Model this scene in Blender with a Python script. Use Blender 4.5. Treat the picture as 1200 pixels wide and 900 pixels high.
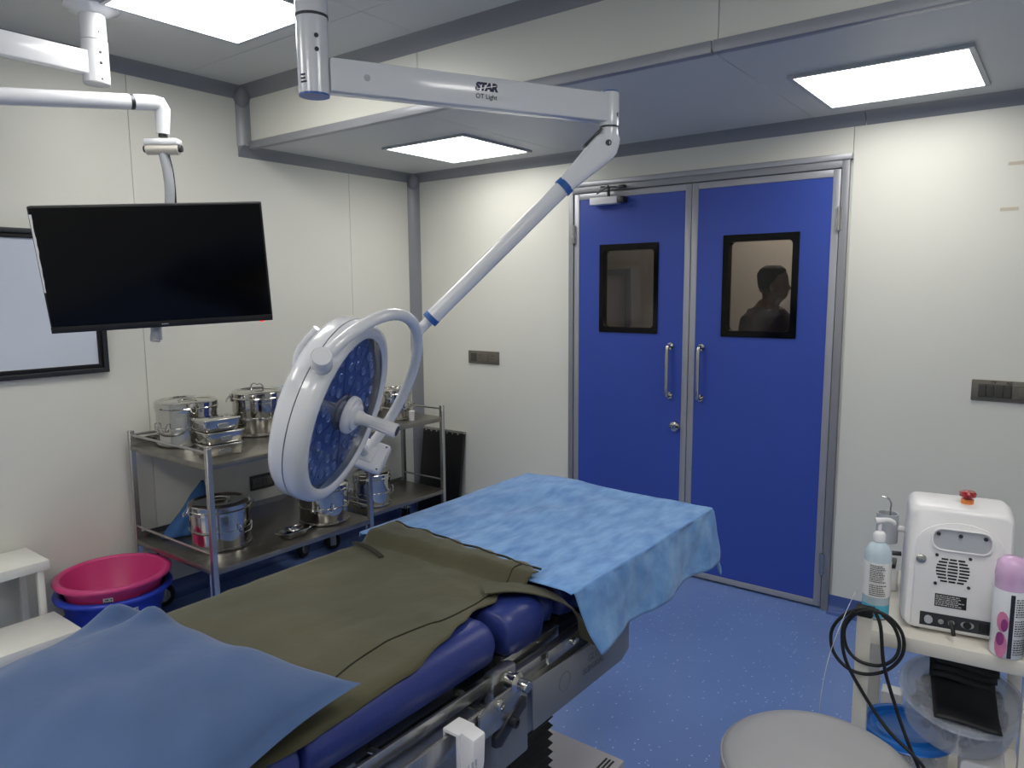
import bpy, bmesh, math, random
from mathutils import Vector, Matrix, noise
random.seed(7)
V = Vector
R = math.radians
for o in list(bpy.data.objects): bpy.data.objects.remove(o)
S = bpy.context.scene
COL = S.collection

# ------------------------------------------------------------------ camera
F_PX = 857.9
YAW, PITCH, ROLL = R(37.331), R(7.38), R(-.384)
CAM = V((3.711, -3.747, 1.612))
FW = V((-math.sin(YAW)*math.cos(PITCH), math.cos(YAW)*math.cos(PITCH), -math.sin(PITCH)))
_r0 = V((math.cos(YAW), math.sin(YAW), 0)); _u0 = _r0.cross(FW)
RT = _r0*math.cos(ROLL) + _u0*math.sin(ROLL)
UP = -_r0*math.sin(ROLL) + _u0*math.cos(ROLL)
cd = bpy.data.cameras.new('camera'); cam = bpy.data.objects.new('camera', cd); COL.objects.link(cam)
cd.sensor_width = 36; cd.lens = F_PX/1200*36; cd.clip_start = .02
m = Matrix.Identity(4)
for i, v in enumerate((RT, UP, -FW)): m[0][i], m[1][i], m[2][i] = v
m.translation = CAM; cam.matrix_world = m; S.camera = cam
def ray(x, y): return FW + RT*((x-600)/F_PX) - UP*((y-450)/F_PX)
def at(x, y, d): return CAM + ray(x, y)*d                    # pixel + distance along the view
def on(x, y, ax, val):                                       # pixel on an axis plane
    d = ray(x, y); return CAM + d*((val-CAM[ax])/d[ax])

# ------------------------------------------------------------------ light and exposure
w = bpy.data.worlds.new('world'); S.world = w; w.use_nodes = True
w.node_tree.nodes['Background'].inputs[0].default_value = (.8, .85, 1, 1)
w.node_tree.nodes['Background'].inputs[1].default_value = .02
PANEL_POWER = 11.5
CORRIDOR_POWER = 7.5
vs = S.view_settings; S.display_settings.display_device = 'sRGB'
vs.view_transform = 'Standard'; vs.look = 'None'; vs.gamma = 1; vs.exposure = .35; vs.use_curve_mapping = False

# ------------------------------------------------------------------ materials
def lin(c):
    return tuple(((v/255)/12.92 if v/255 <= .04045 else ((v/255+.055)/1.055)**2.4) for v in c)
def mat(name, rgb, rough=.5, metal=0, noise_amt=0, noise_scale=8, bump=0, bump_scale=60, coat=0, trans=0, alpha=1, emit=0, rgb2=None, detail=4, spec=.5, aniso=None, sheen=0, stretch=None):
    M = bpy.data.materials.new(name); M.use_nodes = True; nt = M.node_tree; N = nt.nodes; L = nt.links
    p = N['Principled BSDF']; c = lin(rgb)
    p.inputs['Base Color'].default_value = (*c, 1); p.inputs['Roughness'].default_value = rough; p.inputs['Metallic'].default_value = metal
    p.inputs['Specular IOR Level'].default_value = spec
    if coat: p.inputs['Coat Weight'].default_value = coat; p.inputs['Coat Roughness'].default_value = .08
    if trans: p.inputs['Transmission Weight'].default_value = trans
    if sheen: p.inputs['Sheen Weight'].default_value = sheen
    p.inputs['Alpha'].default_value = alpha
    if emit: p.inputs['Emission Color'].default_value = (*c, 1); p.inputs['Emission Strength'].default_value = emit
    if noise_amt or bump:
        tc = N.new('ShaderNodeTexCoord'); mp = N.new('ShaderNodeMapping'); L.new(tc.outputs['Object'], mp.inputs[0])
        if stretch: mp.inputs['Scale'].default_value = stretch
    if noise_amt:
        n = N.new('ShaderNodeTexNoise'); n.inputs['Scale'].default_value = noise_scale; n.inputs['Detail'].default_value = detail; L.new(mp.outputs[0], n.inputs[0])
        r = N.new('ShaderNodeValToRGB'); r.color_ramp.elements[0].position = .5-.5*min(1, .35+0*noise_amt); r.color_ramp.elements[1].position = .5+.5*.35
        c2 = lin(rgb2) if rgb2 else tuple(v*(1-noise_amt) for v in c)
        r.color_ramp.elements[0].color = (*c2, 1); r.color_ramp.elements[1].color = (*c, 1)
        L.new(n.outputs[0], r.inputs[0]); L.new(r.outputs[0], p.inputs['Base Color'])
    if bump:
        n2 = N.new('ShaderNodeTexNoise'); n2.inputs['Scale'].default_value = bump_scale; n2.inputs['Detail'].default_value = 3; L.new(mp.outputs[0], n2.inputs[0])
        b = N.new('ShaderNodeBump'); b.inputs['Strength'].default_value = bump; b.inputs['Distance'].default_value = .01; L.new(n2.outputs[0], b.inputs['Height']); L.new(b.outputs[0], p.inputs['Normal'])
    return M
def glassy(name, tint, rough=.03, ior=1.45):      # thin pane: tinted see-through with a fresnel sheen
    M = bpy.data.materials.new(name); M.use_nodes = True; nt = M.node_tree; N = nt.nodes; L = nt.links
    for n in list(N): N.remove(n)
    o = N.new('ShaderNodeOutputMaterial'); t = N.new('ShaderNodeBsdfTransparent'); g = N.new('ShaderNodeBsdfGlossy'); f = N.new('ShaderNodeFresnel'); x = N.new('ShaderNodeMixShader')
    t.inputs[0].default_value = (*tint, 1); g.inputs['Roughness'].default_value = rough; f.inputs[0].default_value = ior
    ge = N.new('ShaderNodeNewGeometry'); iv = N.new('ShaderNodeMath'); iv.operation = 'SUBTRACT'; iv.inputs[0].default_value = 1; L.new(ge.outputs['Backfacing'], iv.inputs[1])
    ml = N.new('ShaderNodeMath'); ml.operation = 'MULTIPLY'; L.new(f.outputs[0], ml.inputs[0]); L.new(iv.outputs[0], ml.inputs[1])
    L.new(ml.outputs[0], x.inputs[0]); L.new(t.outputs[0], x.inputs[1]); L.new(g.outputs[0], x.inputs[2]); L.new(x.outputs[0], o.inputs[0]); return M
def milky(name, tint, a):                         # translucent plastic
    M = bpy.data.materials.new(name); M.use_nodes = True; p = M.node_tree.nodes['Principled BSDF']
    p.inputs['Base Color'].default_value = (*lin(tint), 1); p.inputs['Roughness'].default_value = .18; p.inputs['Alpha'].default_value = a; return M

WALL = mat('wall_panel_paint', (216, 216, 207), .38, noise_amt=.03, noise_scale=1.5, spec=.35)
CEIL = mat('ceiling_panel_paint', (205, 206, 203), .45, noise_amt=.02, noise_scale=2)
TRIM = mat('grey_aluminium_trim', (134, 136, 141), .36, .12, noise_amt=.05, noise_scale=6)
TRIML = mat('satin_aluminium_trim', (158, 160, 166), .34, .25, noise_amt=.05, noise_scale=6)
DOOR = mat('blue_door_laminate', (52, 76, 164), .4, noise_amt=.06, noise_scale=3, spec=.4)
BLACK = mat('black_plastic', (14, 14, 17), .4, noise_amt=.1, noise_scale=20)
RUBBER = mat('black_rubber', (17, 17, 19), .6, noise_amt=.1, noise_scale=40)
SCREEN = mat('black_screen_glass', (4, 4, 6), .12, spec=.25, noise_amt=.1, noise_scale=3)
WHITE = mat('white_gloss_enamel', (222, 224, 228), .2, noise_amt=.02, noise_scale=5, coat=.3)
WHITEP = mat('white_plastic', (226, 225, 226), .35, noise_amt=.02, noise_scale=9)
GREYP = mat('grey_plastic', (172, 176, 182), .35, noise_amt=.04, noise_scale=9)
CREAM = mat('cream_powder_coat', (212, 208, 198), .4, noise_amt=.05, noise_scale=9)
STEPW = mat('white_powder_coat', (226, 226, 218), .38, noise_amt=.03, noise_scale=9)
STEEL = mat('brushed_stainless_steel', (186, 186, 184), .27, .95, noise_amt=.1, noise_scale=14, stretch=(1, 9, 1))
DARKST = mat('satin_steel_sheet', (142, 144, 148), .38, .5, noise_amt=.12, noise_scale=9)
CHROME = mat('polished_steel', (202, 200, 194), .1, 1, noise_amt=.05, noise_scale=12)
DULLM = mat('dark_metal', (70, 72, 76), .4, .8, noise_amt=.1, noise_scale=9)
SHELF = mat('trolley_shelf_steel', (150, 146, 138), .3, .9, noise_amt=.18, noise_scale=7, stretch=(6, 1, 1))
BASEM = mat('brushed_base_steel', (188, 186, 184), .4, .4, noise_amt=.12, noise_scale=5)
PAD = mat('navy_vinyl', (38, 52, 118), .38, noise_amt=.1, noise_scale=5, bump=.06, bump_scale=160, spec=.45)
DRAPE = mat('pale_blue_drape_cloth', (120, 166, 215), .8, noise_amt=.3, noise_scale=15, rgb2=(82, 131, 192), detail=8, bump=.6, bump_scale=20, sheen=.2, stretch=(2, .8, 1))
GREEN = mat('olive_green_cloth', (72, 70, 45), .9, noise_amt=.2, noise_scale=4, rgb2=(59, 58, 38), bump=.25, bump_scale=14, sheen=.15)
GREEND = mat('dark_olive_hem', (40, 39, 26), .9, noise_amt=.2, noise_scale=30)
PILLOW = mat('slate_blue_pillow_cloth', (60, 86, 128), .85, noise_amt=.15, noise_scale=5, bump=.35, bump_scale=11, sheen=.15)
CLOTHB = mat('blue_wrap_cloth', (56, 100, 156), .85, noise_amt=.25, noise_scale=8, bump=.3, bump_scale=20)
PINK = mat('pink_plastic', (206, 62, 126), .35, noise_amt=.06, noise_scale=5)
BLUEP = mat('blue_plastic', (40, 66, 186), .33, noise_amt=.06, noise_scale=5)
RINGB = mat('blue_accent_plastic', (38, 92, 168), .35, noise_amt=.05, noise_scale=9)
SWITCH = mat('bronze_grey_switch_plastic', (104, 100, 90), .38, .2, noise_amt=.05, noise_scale=20)
SWITCHD = mat('dark_switch_plastic', (64, 63, 58), .4, .1, noise_amt=.05, noise_scale=20)
PALESW = mat('pale_switch_plastic', (176, 168, 156), .4, noise_amt=.05, noise_scale=20)
STOOL = mat('grey_vinyl', (150, 150, 152), .5, noise_amt=.06, noise_scale=8, bump=.05, bump_scale=200)
BOARD = mat('white_board_gloss', (206, 214, 226), .14, noise_amt=.03, noise_scale=2)
PAPER = mat('printed_label_paper', (226, 226, 224), .6, noise_amt=.03, noise_scale=20)
INK = mat('dark_blue_ink', (20, 18, 72), .5, noise_amt=.05, noise_scale=20)
INKK = mat('black_ink', (30, 30, 34), .5, noise_amt=.05, noise_scale=20)
INKW = mat('pale_ink', (190, 190, 190), .5, noise_amt=.05, noise_scale=20)
ETCH = mat('etched_grey', (122, 126, 132), .5, .6, noise_amt=.05, noise_scale=20)
PURPLE = mat('purple_ink', (150, 60, 130), .5, noise_amt=.2, noise_scale=20)
ROSE = mat('rose_ink', (216, 130, 168), .5, noise_amt=.2, noise_scale=20)
REDB = mat('red_button_plastic', (150, 30, 34), .25, noise_amt=.05, noise_scale=10, coat=.5)
ORANGE = mat('orange_plastic', (226, 132, 66), .4, noise_amt=.05, noise_scale=10)
TAPE = mat('beige_tape', (196, 188, 168), .6, noise_amt=.1, noise_scale=30)
LEDRED = mat('red_led', (255, 40, 30), .4, emit=1.5)
SKIN = mat('skin', (120, 84, 66), .55, noise_amt=.08, noise_scale=10)
HAIR = mat('black_hair', (34, 29, 27), .7, noise_amt=.2, noise_scale=60)
SCRUB = mat('dark_scrub_cloth', (84, 74, 72), .85, noise_amt=.1, noise_scale=8)
LAMPF = mat('lamp_reflector_blue', (86, 106, 152), .3, .2, noise_amt=.12, noise_scale=5)
LAMPG = mat('lamp_seam_blue', (40, 58, 110), .4, .3, noise_amt=.05, noise_scale=10)
LENS = mat('led_lens', (132, 148, 186), .12, .3, noise_amt=.1, noise_scale=20, coat=.5)
LENSD = mat('led_core', (54, 70, 120), .2, .4, noise_amt=.1, noise_scale=20)
GLASS = glassy('clear_cover_glass', (.86, .9, .97))
TINT = glassy('tinted_door_glass', (.80, .78, .76), .02, 1.5)
FOAM = milky('clear_tub_plastic', (220, 226, 234), .26)
CLIDBL = mat('blue_lid_plastic', (28, 112, 200), .28, noise_amt=.06, noise_scale=6)
LIQUID = milky('bottle_clear_plastic', (206, 224, 234), .7)
TEAL = mat('blue_gel', (80, 176, 206), .25, noise_amt=.05, noise_scale=10)
CORR = mat('corridor_wall_paint', (206, 200, 190), .6, noise_amt=.03, noise_scale=2)
LIGHTM = mat('light_panel_diffuser', (255, 252, 247), .5, emit=PANEL_POWER)
LIGHTS = mat('soffit_panel_diffuser', (255, 252, 247), .5, emit=PANEL_POWER*.62)
LIGHTC = mat('added_corridor_light_diffuser', (255, 246, 234), .5, emit=CORRIDOR_POWER)  # glow of the added corridor panel, which is never in view

# floor: blue vinyl with white flecks
FLOOR = bpy.data.materials.new('blue_flecked_vinyl'); FLOOR.use_nodes = True
nt = FLOOR.node_tree; N = nt.nodes; L = nt.links; p = N['Principled BSDF']; p.inputs['Roughness'].default_value = .3
tc = N.new('ShaderNodeTexCoord'); vo = N.new('ShaderNodeTexVoronoi'); vo.inputs['Scale'].default_value = 62; L.new(tc.outputs['Object'], vo.inputs['Vector'])
lt = N.new('ShaderNodeMath'); lt.operation = 'LESS_THAN'; lt.inputs[1].default_value = .17; L.new(vo.outputs['Distance'], lt.inputs[0])
sp = N.new('ShaderNodeSeparateColor'); L.new(vo.outputs['Color'], sp.inputs[0])
gt = N.new('ShaderNodeMath'); gt.operation = 'GREATER_THAN'; gt.inputs[1].default_value = .80; L.new(sp.outputs[0], gt.inputs[0])
mu = N.new('ShaderNodeMath'); mu.operation = 'MULTIPLY'; L.new(lt.outputs[0], mu.inputs[0]); L.new(gt.outputs[0], mu.inputs[1])
n1 = N.new('ShaderNodeTexNoise'); n1.inputs['Scale'].default_value = 1.6; n1.inputs['Detail'].default_value = 5; L.new(tc.outputs['Object'], n1.inputs[0])
r1 = N.new('ShaderNodeValToRGB'); r1.color_ramp.elements[0].position = .3; r1.color_ramp.elements[1].position = .7
r1.color_ramp.elements[0].color = (*lin((100, 126, 182)), 1); r1.color_ramp.elements[1].color = (*lin((108, 136, 192)), 1); L.new(n1.outputs[0], r1.inputs[0])
mx = N.new('ShaderNodeMix'); mx.data_type = 'RGBA'; L.new(mu.outputs[0], mx.inputs[0]); L.new(r1.outputs[0], mx.inputs[6]); mx.inputs[7].default_value = (*lin((196, 214, 240)), 1); L.new(mx.outputs[2], p.inputs['Base Color'])
SKIRT = mat('blue_cove_vinyl', (66, 88, 146), .35, noise_amt=.06, noise_scale=4)

# ------------------------------------------------------------------ mesh helpers
OFF = {}
class MB:
    def __init__(s): s.v = []; s.f = []
    def add(s, vs_, fs):
        k = len(s.v); s.v += [V(q) for q in vs_]; s.f += [tuple(i+k for i in f) for f in fs]; return s
    def box(s, lo, hi):
        x0, y0, z0 = lo; x1, y1, z1 = hi
        return s.add([(x0,y0,z0),(x1,y0,z0),(x1,y1,z0),(x0,y1,z0),(x0,y0,z1),(x1,y0,z1),(x1,y1,z1),(x0,y1,z1)],
                     [(0,3,2,1),(4,5,6,7),(0,1,5,4),(1,2,6,5),(2,3,7,6),(3,0,4,7)])
    def obox(s, c, ax, ay, az, hx, hy, hz):       # oriented box
        c = V(c); ax, ay, az = V(ax).normalized(), V(ay).normalized(), V(az).normalized(); k = []
        for sz in (-1, 1):
            for sx, sy in ((-1,-1),(1,-1),(1,1),(-1,1)): k.append(c+ax*hx*sx+ay*hy*sy+az*hz*sz)
        return s.add(k, [(0,3,2,1),(4,5,6,7),(0,1,5,4),(1,2,6,5),(2,3,7,6),(3,0,4,7)])
    def prism(s, pts, vec):                        # closed polygon swept by vec
        n = len(pts); vec = V(vec); a = [V(q) for q in pts]
        return s.add(a+[q+vec for q in a], [tuple(range(n-1, -1, -1)), tuple(range(n, 2*n))]+[(i, (i+1) % n, n+(i+1) % n, n+i) for i in range(n)])
    def lathe(s, prof, seg=32, o=(0,0,0), ax=(0,0,1), close=False, sx=1, sy=1):
        o = V(o); z = V(ax).normalized(); x = V((1,0,0)) if abs(z.x) < .9 else V((0,1,0)); x = (x-z*x.dot(z)).normalized(); y = z.cross(x)
        vs_ = []; fs = []; n = len(prof)
        for i in range(seg):
            a = 2*math.pi*i/seg; d = x*math.cos(a)*sx+y*math.sin(a)*sy
            for r, h in prof: vs_.append(o+d*r+z*h)
        for i in range(seg):
            j = (i+1) % seg
            for k in range(n-1 if not close else n):
                q = (k+1) % n; fs.append((i*n+k, j*n+k, j*n+q, i*n+q))
        if not close:
            if prof[0][0] > 1e-6: fs.append(tuple(i*n for i in range(seg-1, -1, -1)))
            if prof[-1][0] > 1e-6: fs.append(tuple(i*n+n-1 for i in range(seg)))
        return s.add(vs_, fs)
    def cyl(s, a, b, r, seg=20, r2=None):
        a, b = V(a), V(b); l = (b-a).length; return s.lathe([(r, 0), (r if r2 is None else r2, l)], seg, a, b-a)
    def tube(s, pts, r, seg=10, closed=False, flat=1.0):
        pts = [V(q) for q in pts]; n = len(pts); rs = r if isinstance(r, (list, tuple)) else [r]*n
        T = []
        for i in range(n):
            a = pts[(i-1) % n] if closed or i else pts[i]; b = pts[(i+1) % n] if closed or i < n-1 else pts[i]; T.append((b-a).normalized())
        x = V((0,0,1)) if abs(T[0].z) < .9 else V((1,0,0)); x = (x-T[0]*x.dot(T[0])).normalized(); vs_ = []
        for i in range(n):
            x = (x-T[i]*x.dot(T[i])).normalized(); y = T[i].cross(x)
            for k in range(seg):
                a = 2*math.pi*k/seg; vs_.append(pts[i]+(x*math.cos(a)+y*math.sin(a)*flat)*rs[i])
        fs = []
        for i in range(n if closed else n-1):
            j = (i+1) % n
            for k in range(seg): q = (k+1) % seg; fs.append((i*seg+k, i*seg+q, j*seg+q, j*seg+k))
        if not closed: fs += [tuple(range(seg-1, -1, -1)), tuple((n-1)*seg+k for k in range(seg))]
        return s.add(vs_, fs)
    def ring(s, outer, inner, vec):                # plate with a hole; loops of the same length
        n = len(outer); vec = V(vec); a = [V(q) for q in outer]; b = [V(q) for q in inner]
        vs_ = a+b+[q+vec for q in a]+[q+vec for q in b]; fs = []
        for i in range(n):
            j = (i+1) % n; fs += [(i, j, n+j, n+i), (2*n+i, 3*n+i, 3*n+j, 2*n+j), (i, 2*n+i, 2*n+j, j), (n+i, n+j, 3*n+j, 3*n+i)]
        return s.add(vs_, fs)
    def grid(s, fn, nu, nv):
        k = [fn(i/(nu-1), j/(nv-1)) for j in range(nv) for i in range(nu)]
        return s.add(k, [(j*nu+i, j*nu+i+1, (j+1)*nu+i+1, (j+1)*nu+i) for j in range(nv-1) for i in range(nu-1)])
    def xf(s, M):
        s.v = [M @ q for q in s.v]; return s
    def obj(s, name, material, parent=None, bevel=0, smooth=38, seg=2, base=None):
        if parent is not None: off = OFF[parent]
        else:
            if base is None:
                xs = [q.x for q in s.v]; ys = [q.y for q in s.v]; zs = [q.z for q in s.v]
                base = ((min(xs)+max(xs))/2, (min(ys)+max(ys))/2, min(zs))
            off = V(base)
        me = bpy.data.meshes.new(name); me.from_pydata([tuple(q-off) for q in s.v], [], s.f)
        bm = bmesh.new(); bm.from_mesh(me); bmesh.ops.recalc_face_normals(bm, faces=bm.faces)
        if bevel:
            es = [e for e in bm.edges if len(e.link_faces) == 2 and e.calc_face_angle(0) > R(40)]
            bmesh.ops.bevel(bm, geom=es, offset=bevel, segments=seg, affect='EDGES', clamp_overlap=True, profile=.5)
        bm.to_mesh(me); bm.free()
        if smooth:
            me.polygons.foreach_set('use_smooth', [True]*len(me.polygons)); me.set_sharp_from_angle(angle=R(smooth))
        me.materials.append(material)
        o = bpy.data.objects.new(name, me); COL.objects.link(o)
        if parent is not None: o.parent = parent; OFF[o] = off
        else: o.location = off; OFF[o] = off
        return o
def tag(o, label, cat, group=None):
    o['label'] = label; o['category'] = cat
    if group: o['group'] = group
    return o
def struct(o, label=None, cat=None):
    o['kind'] = 'structure'
    if label: o['label'] = label
    if cat: o['category'] = cat
    return o
def thing(name, label, cat, loc, group=None, local=False, rotz=0, rot=None):
    o = bpy.data.objects.new(name, None); COL.objects.link(o); o.location = loc; o.empty_display_size = .05
    o.rotation_euler = rot if rot else (0, 0, rotz)
    OFF[o] = V((0,0,0)) if local else V(loc)
    return tag(o, label, cat, group)
def copy_tree(root, loc, rotz=0, label=None):
    r = root.copy(); COL.objects.link(r); r.location = loc; r.rotation_euler = (0, 0, rotz); OFF[r] = OFF[root]
    if label: r['label'] = label
    for ch in [q for q in bpy.data.objects if q.parent == root]:
        c = ch.copy(); COL.objects.link(c); c.parent = r
        for g in [q for q in bpy.data.objects if q.parent == ch]:
            d = g.copy(); COL.objects.link(d); d.parent = c
    return r
def rrect(x0, x1, z0, z1, r, n=6):                 # rounded rectangle, 4*n points
    out = []
    for cx, cz, a0 in ((x1-r, z1-r, 0), (x0+r, z1-r, 90), (x0+r, z0+r, 180), (x1-r, z0+r, 270)):
        for k in range(n):
            a = R(a0+90*k/(n-1)); out.append((cx+r*math.cos(a), cz+r*math.sin(a)))
    return out
def text(name, s, size, material, parent, o, right, up, weight=0, shear=0, align='CENTER', lift=.0006):
    cu = bpy.data.curves.new('t', 'FONT'); cu.body = s; cu.size = size; cu.align_x = align; cu.align_y = 'CENTER'; cu.extrude = .0003; cu.offset = weight; cu.shear = shear; cu.resolution_u = 3
    ob = bpy.data.objects.new('t', cu); COL.objects.link(ob); dg = bpy.context.evaluated_depsgraph_get()
    me = bpy.data.meshes.new_from_object(ob.evaluated_get(dg)); bpy.data.objects.remove(ob)
    right = V(right).normalized(); up = V(up).normalized(); nn = right.cross(up); o = V(o)
    b = MB(); b.v = [o+right*q.co.x+up*q.co.y+nn*(q.co.z+lift) for q in me.vertices]; b.f = [tuple(q.vertices) for q in me.polygons]
    return b.obj(name, material, parent, smooth=0)
def fine_print(name, material, parent, o, right, up, wd, ht, rows, seed, curve=None):   # rows of small illegible dashes
    rnd = random.Random(seed); b = MB(); right = V(right).normalized(); up = V(up).normalized(); nn = right.cross(up); o = V(o); dz = ht/rows
    for k in range(rows):
        x = 0; stop = wd*rnd.uniform(.65, 1)
        while x < stop:
            l = rnd.uniform(.03, .13)*wd; l = min(l, stop-x)
            if curve is None: c = o+right*(x+l/2)-up*(dz*(k+.5))+nn*.0006; b.obox(c, right, up, nn, l/2, dz*.24, .0003)
            else:
                cr, cc = curve; a0 = (x-wd/2)/cr; a1 = (x+l-wd/2)/cr; z = (o-up*(dz*(k+.5))).z
                pt = lambda a: cc+(right*math.sin(a)+nn*math.cos(a))*(cr+.0008)
                q = []
                for a in (a0, (a0+a1)/2, a1): q.append(V((pt(a).x, pt(a).y, z-dz*.24))); q.append(V((pt(a).x, pt(a).y, z+dz*.24)))
                b.add(q, [(0, 2, 3, 1), (2, 4, 5, 3)])
            x += l+wd*.025
    return b.obj(name, material, parent, smooth=0)
def spline(pts, n=12):                             # Catmull-Rom
    p = [V(q) for q in pts]; p = [p[0]*2-p[1]]+p+[p[-1]*2-p[-2]]; out = []
    for i in range(1, len(p)-2):
        for k in range(n):
            t = k/n; a, b, c, d = p[i-1:i+3]
            out.append(.5*((2*b)+(c-a)*t+(2*a-5*b+4*c-d)*t*t+(3*b-a-3*c+d)*t**3))
    return out+[p[-2]]

# ================================================================== THE ROOM
XR, YF, ZC, ZS, YB = 5.2, -5.2, 2.71, 2.40, -1.30
struct(MB().box((-.12, YF-.12, -.1), (XR+.12, 2.3, 0)).obj('floor', FLOOR, smooth=0, base=(0,0,0)), 'blue vinyl floor with scattered white flecks', 'floor')
g = .0009
wl = struct(MB().box((-.12, YF-.1, 0), (-.01, .12, ZC+.1)).obj('wall_left', WALL, smooth=0), 'off-white panelled wall with the television and trolleys', 'wall')
ys = [0, -.5756, -1.937, -3.30, -4.66, YF]
for a, b in zip(ys, ys[1:]): MB().box((-.01, b+g, 0), (0, a-g, ZC)).obj('wall_panel', WALL, wl, bevel=.0015, seg=1)
D0, D1, DH = 1.298, 2.844, 2.20
wb = struct(MB().box((-.01, .01, 0), (D0, .12, ZC+.1)).box((D1, .01, 0), (XR+.12, .12, ZC+.1)).box((D0, .01, DH), (D1, .12, ZC+.1)).obj('wall_back', WALL, smooth=0), 'off-white panelled wall with the blue double door', 'wall')
for x0, x1, z0 in ((0, D0, 0), (D0, 2.852, DH), (2.852, 4.21, 0), (4.21, XR, 0)):
    MB().box((x0+g, 0, z0), (x1-g, .01, ZC)).obj('wall_panel', WALL, wb, bevel=.0015, seg=1)
struct(MB().box((XR, YF-.1, 0), (XR+.12, .12, ZC+.1)).obj('wall_right', WALL, smooth=0))
struct(MB().box((-.01, YF-.12, 0), (XR+.12, YF, ZC+.1)).obj('wall_front', WALL, smooth=0))
ce = struct(MB().box((-.12, YF-.12, ZC+.01), (XR+.12, .12, ZC+.12)).obj('ceiling', CEIL, smooth=0), 'grey-white panelled upper ceiling', 'ceiling')
xs = [0, 1.38, 2.74, 4.1, XR]; yy = [YB, -1.66, -3.02, -4.38, YF]
for a, b in zip(xs, xs[1:]):
    for c, d in zip(yy, yy[1:]): MB().box((a+g, d+g, ZC), (b-g, c-g, ZC+.01)).obj('ceiling_panel', CEIL, ce, bevel=.0015, seg=1)
so = struct(MB().box((0, YB+.01, ZS+.01), (XR, 0, ZC+.01)).obj('ceiling_soffit', CEIL, smooth=0), 'lowered ceiling strip along the door wall', 'ceiling')
xs = [0, 1.30, 2.683, 4.04, XR]
for a, b in zip(xs, xs[1:]):
    MB().box((a+g, YB+.01, ZS), (b-g, 0, ZS+.01)).obj('soffit_panel', CEIL, so, bevel=.0015, seg=1)
    MB().box((a+.03+g if a else 0, YB, ZS), ((b+.03 if b < 5 else b)-g, YB+.01, ZC)).obj('face_panel', WALL, so, bevel=.0015, seg=1)

def cove(n, p0, p1, a, b, w, m_=TRIM):             # concave corner profile
    p0, p1, a, b = V(p0), V(p1), V(a), V(b); pts = [p0, p0+a*w]
    for k in range(1, 6):
        t = R(90*k/6); q = a*(1-math.sin(t))+b*(1-math.cos(t)); lnr = a*(1-k/6)+b*(k/6); pts.append(p0+(q*.55+lnr*.45)*w)
    pts.append(p0+b*w)
    return struct(MB().prism(pts, p1-p0).obj('trim_%d' % n, m_, smooth=25))
X, Y, Z = V((1,0,0)), V((0,1,0)), V((0,0,1))
cove(1, (0, YF, ZC), (0, YB-.02, ZC), X, -Z, .06)
cove(2, (0, YB, ZC), (XR, YB, ZC), -Y, -Z, .06)
cove(3, (0, YB, ZS), (0, YB, ZC), X, -Y, .055)
cove(4, (0, YB-.05, ZS), (0, 0, ZS), X, -Z, .055)
cove(5, (0, 0, ZS), (2.9, 0, ZS), -Y, -Z, .055)
cove(15, (2.903, 0, ZS), (XR, 0, ZS), -Y, -Z, .055)
cove(6, (0, 0, 0), (0, 0, ZS), X, -Y, .06)
struct(MB().box((0, YB-.008, ZS-.012), (2.693, YB+.03, ZS+.028)).obj('trim_7', TRIML, bevel=.003))
struct(MB().box((2.697, YB-.008, ZS-.012), (XR, YB+.03, ZS+.028)).obj('trim_8', TRIML, bevel=.003))
for n, p in ((9, (0, YB, ZC)), (10, (0, 0, ZS))):   # corner caps where the coves meet
    pts = [(0.0, .072), (.025, .068), (.048, .054), (.062, .034), (.068, 0), (.066, -.03), (0, -.03)]
    struct(MB().lathe([(r*.8, -h) for r, h in pts], 24, V(p)+V((.012, -.012, -.032))).obj('trim_%d' % n, TRIM))
# coved vinyl skirting
def skirt(name, p0, p1, nrm):
    p0, p1, nrm = V(p0), V(p1), V(nrm); pts = [p0, p0+nrm*.05, p0+nrm*.03+Z*.004, p0+nrm*.014+Z*.016, p0+nrm*.006+Z*.04, p0+nrm*.004+Z*.085, p0+Z*.085]
    return struct(MB().prism(pts, p1-p0).obj(name, SKIRT, smooth=50))
skirt('baseboard_left', (0, YF, 0), (0, 0, 0), X)
skirt('baseboard_back', (0, 0, 0), (D0, 0, 0), -Y)
skirt('baseboard_right', (D1, 0, 0), (XR, 0, 0), -Y)

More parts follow.
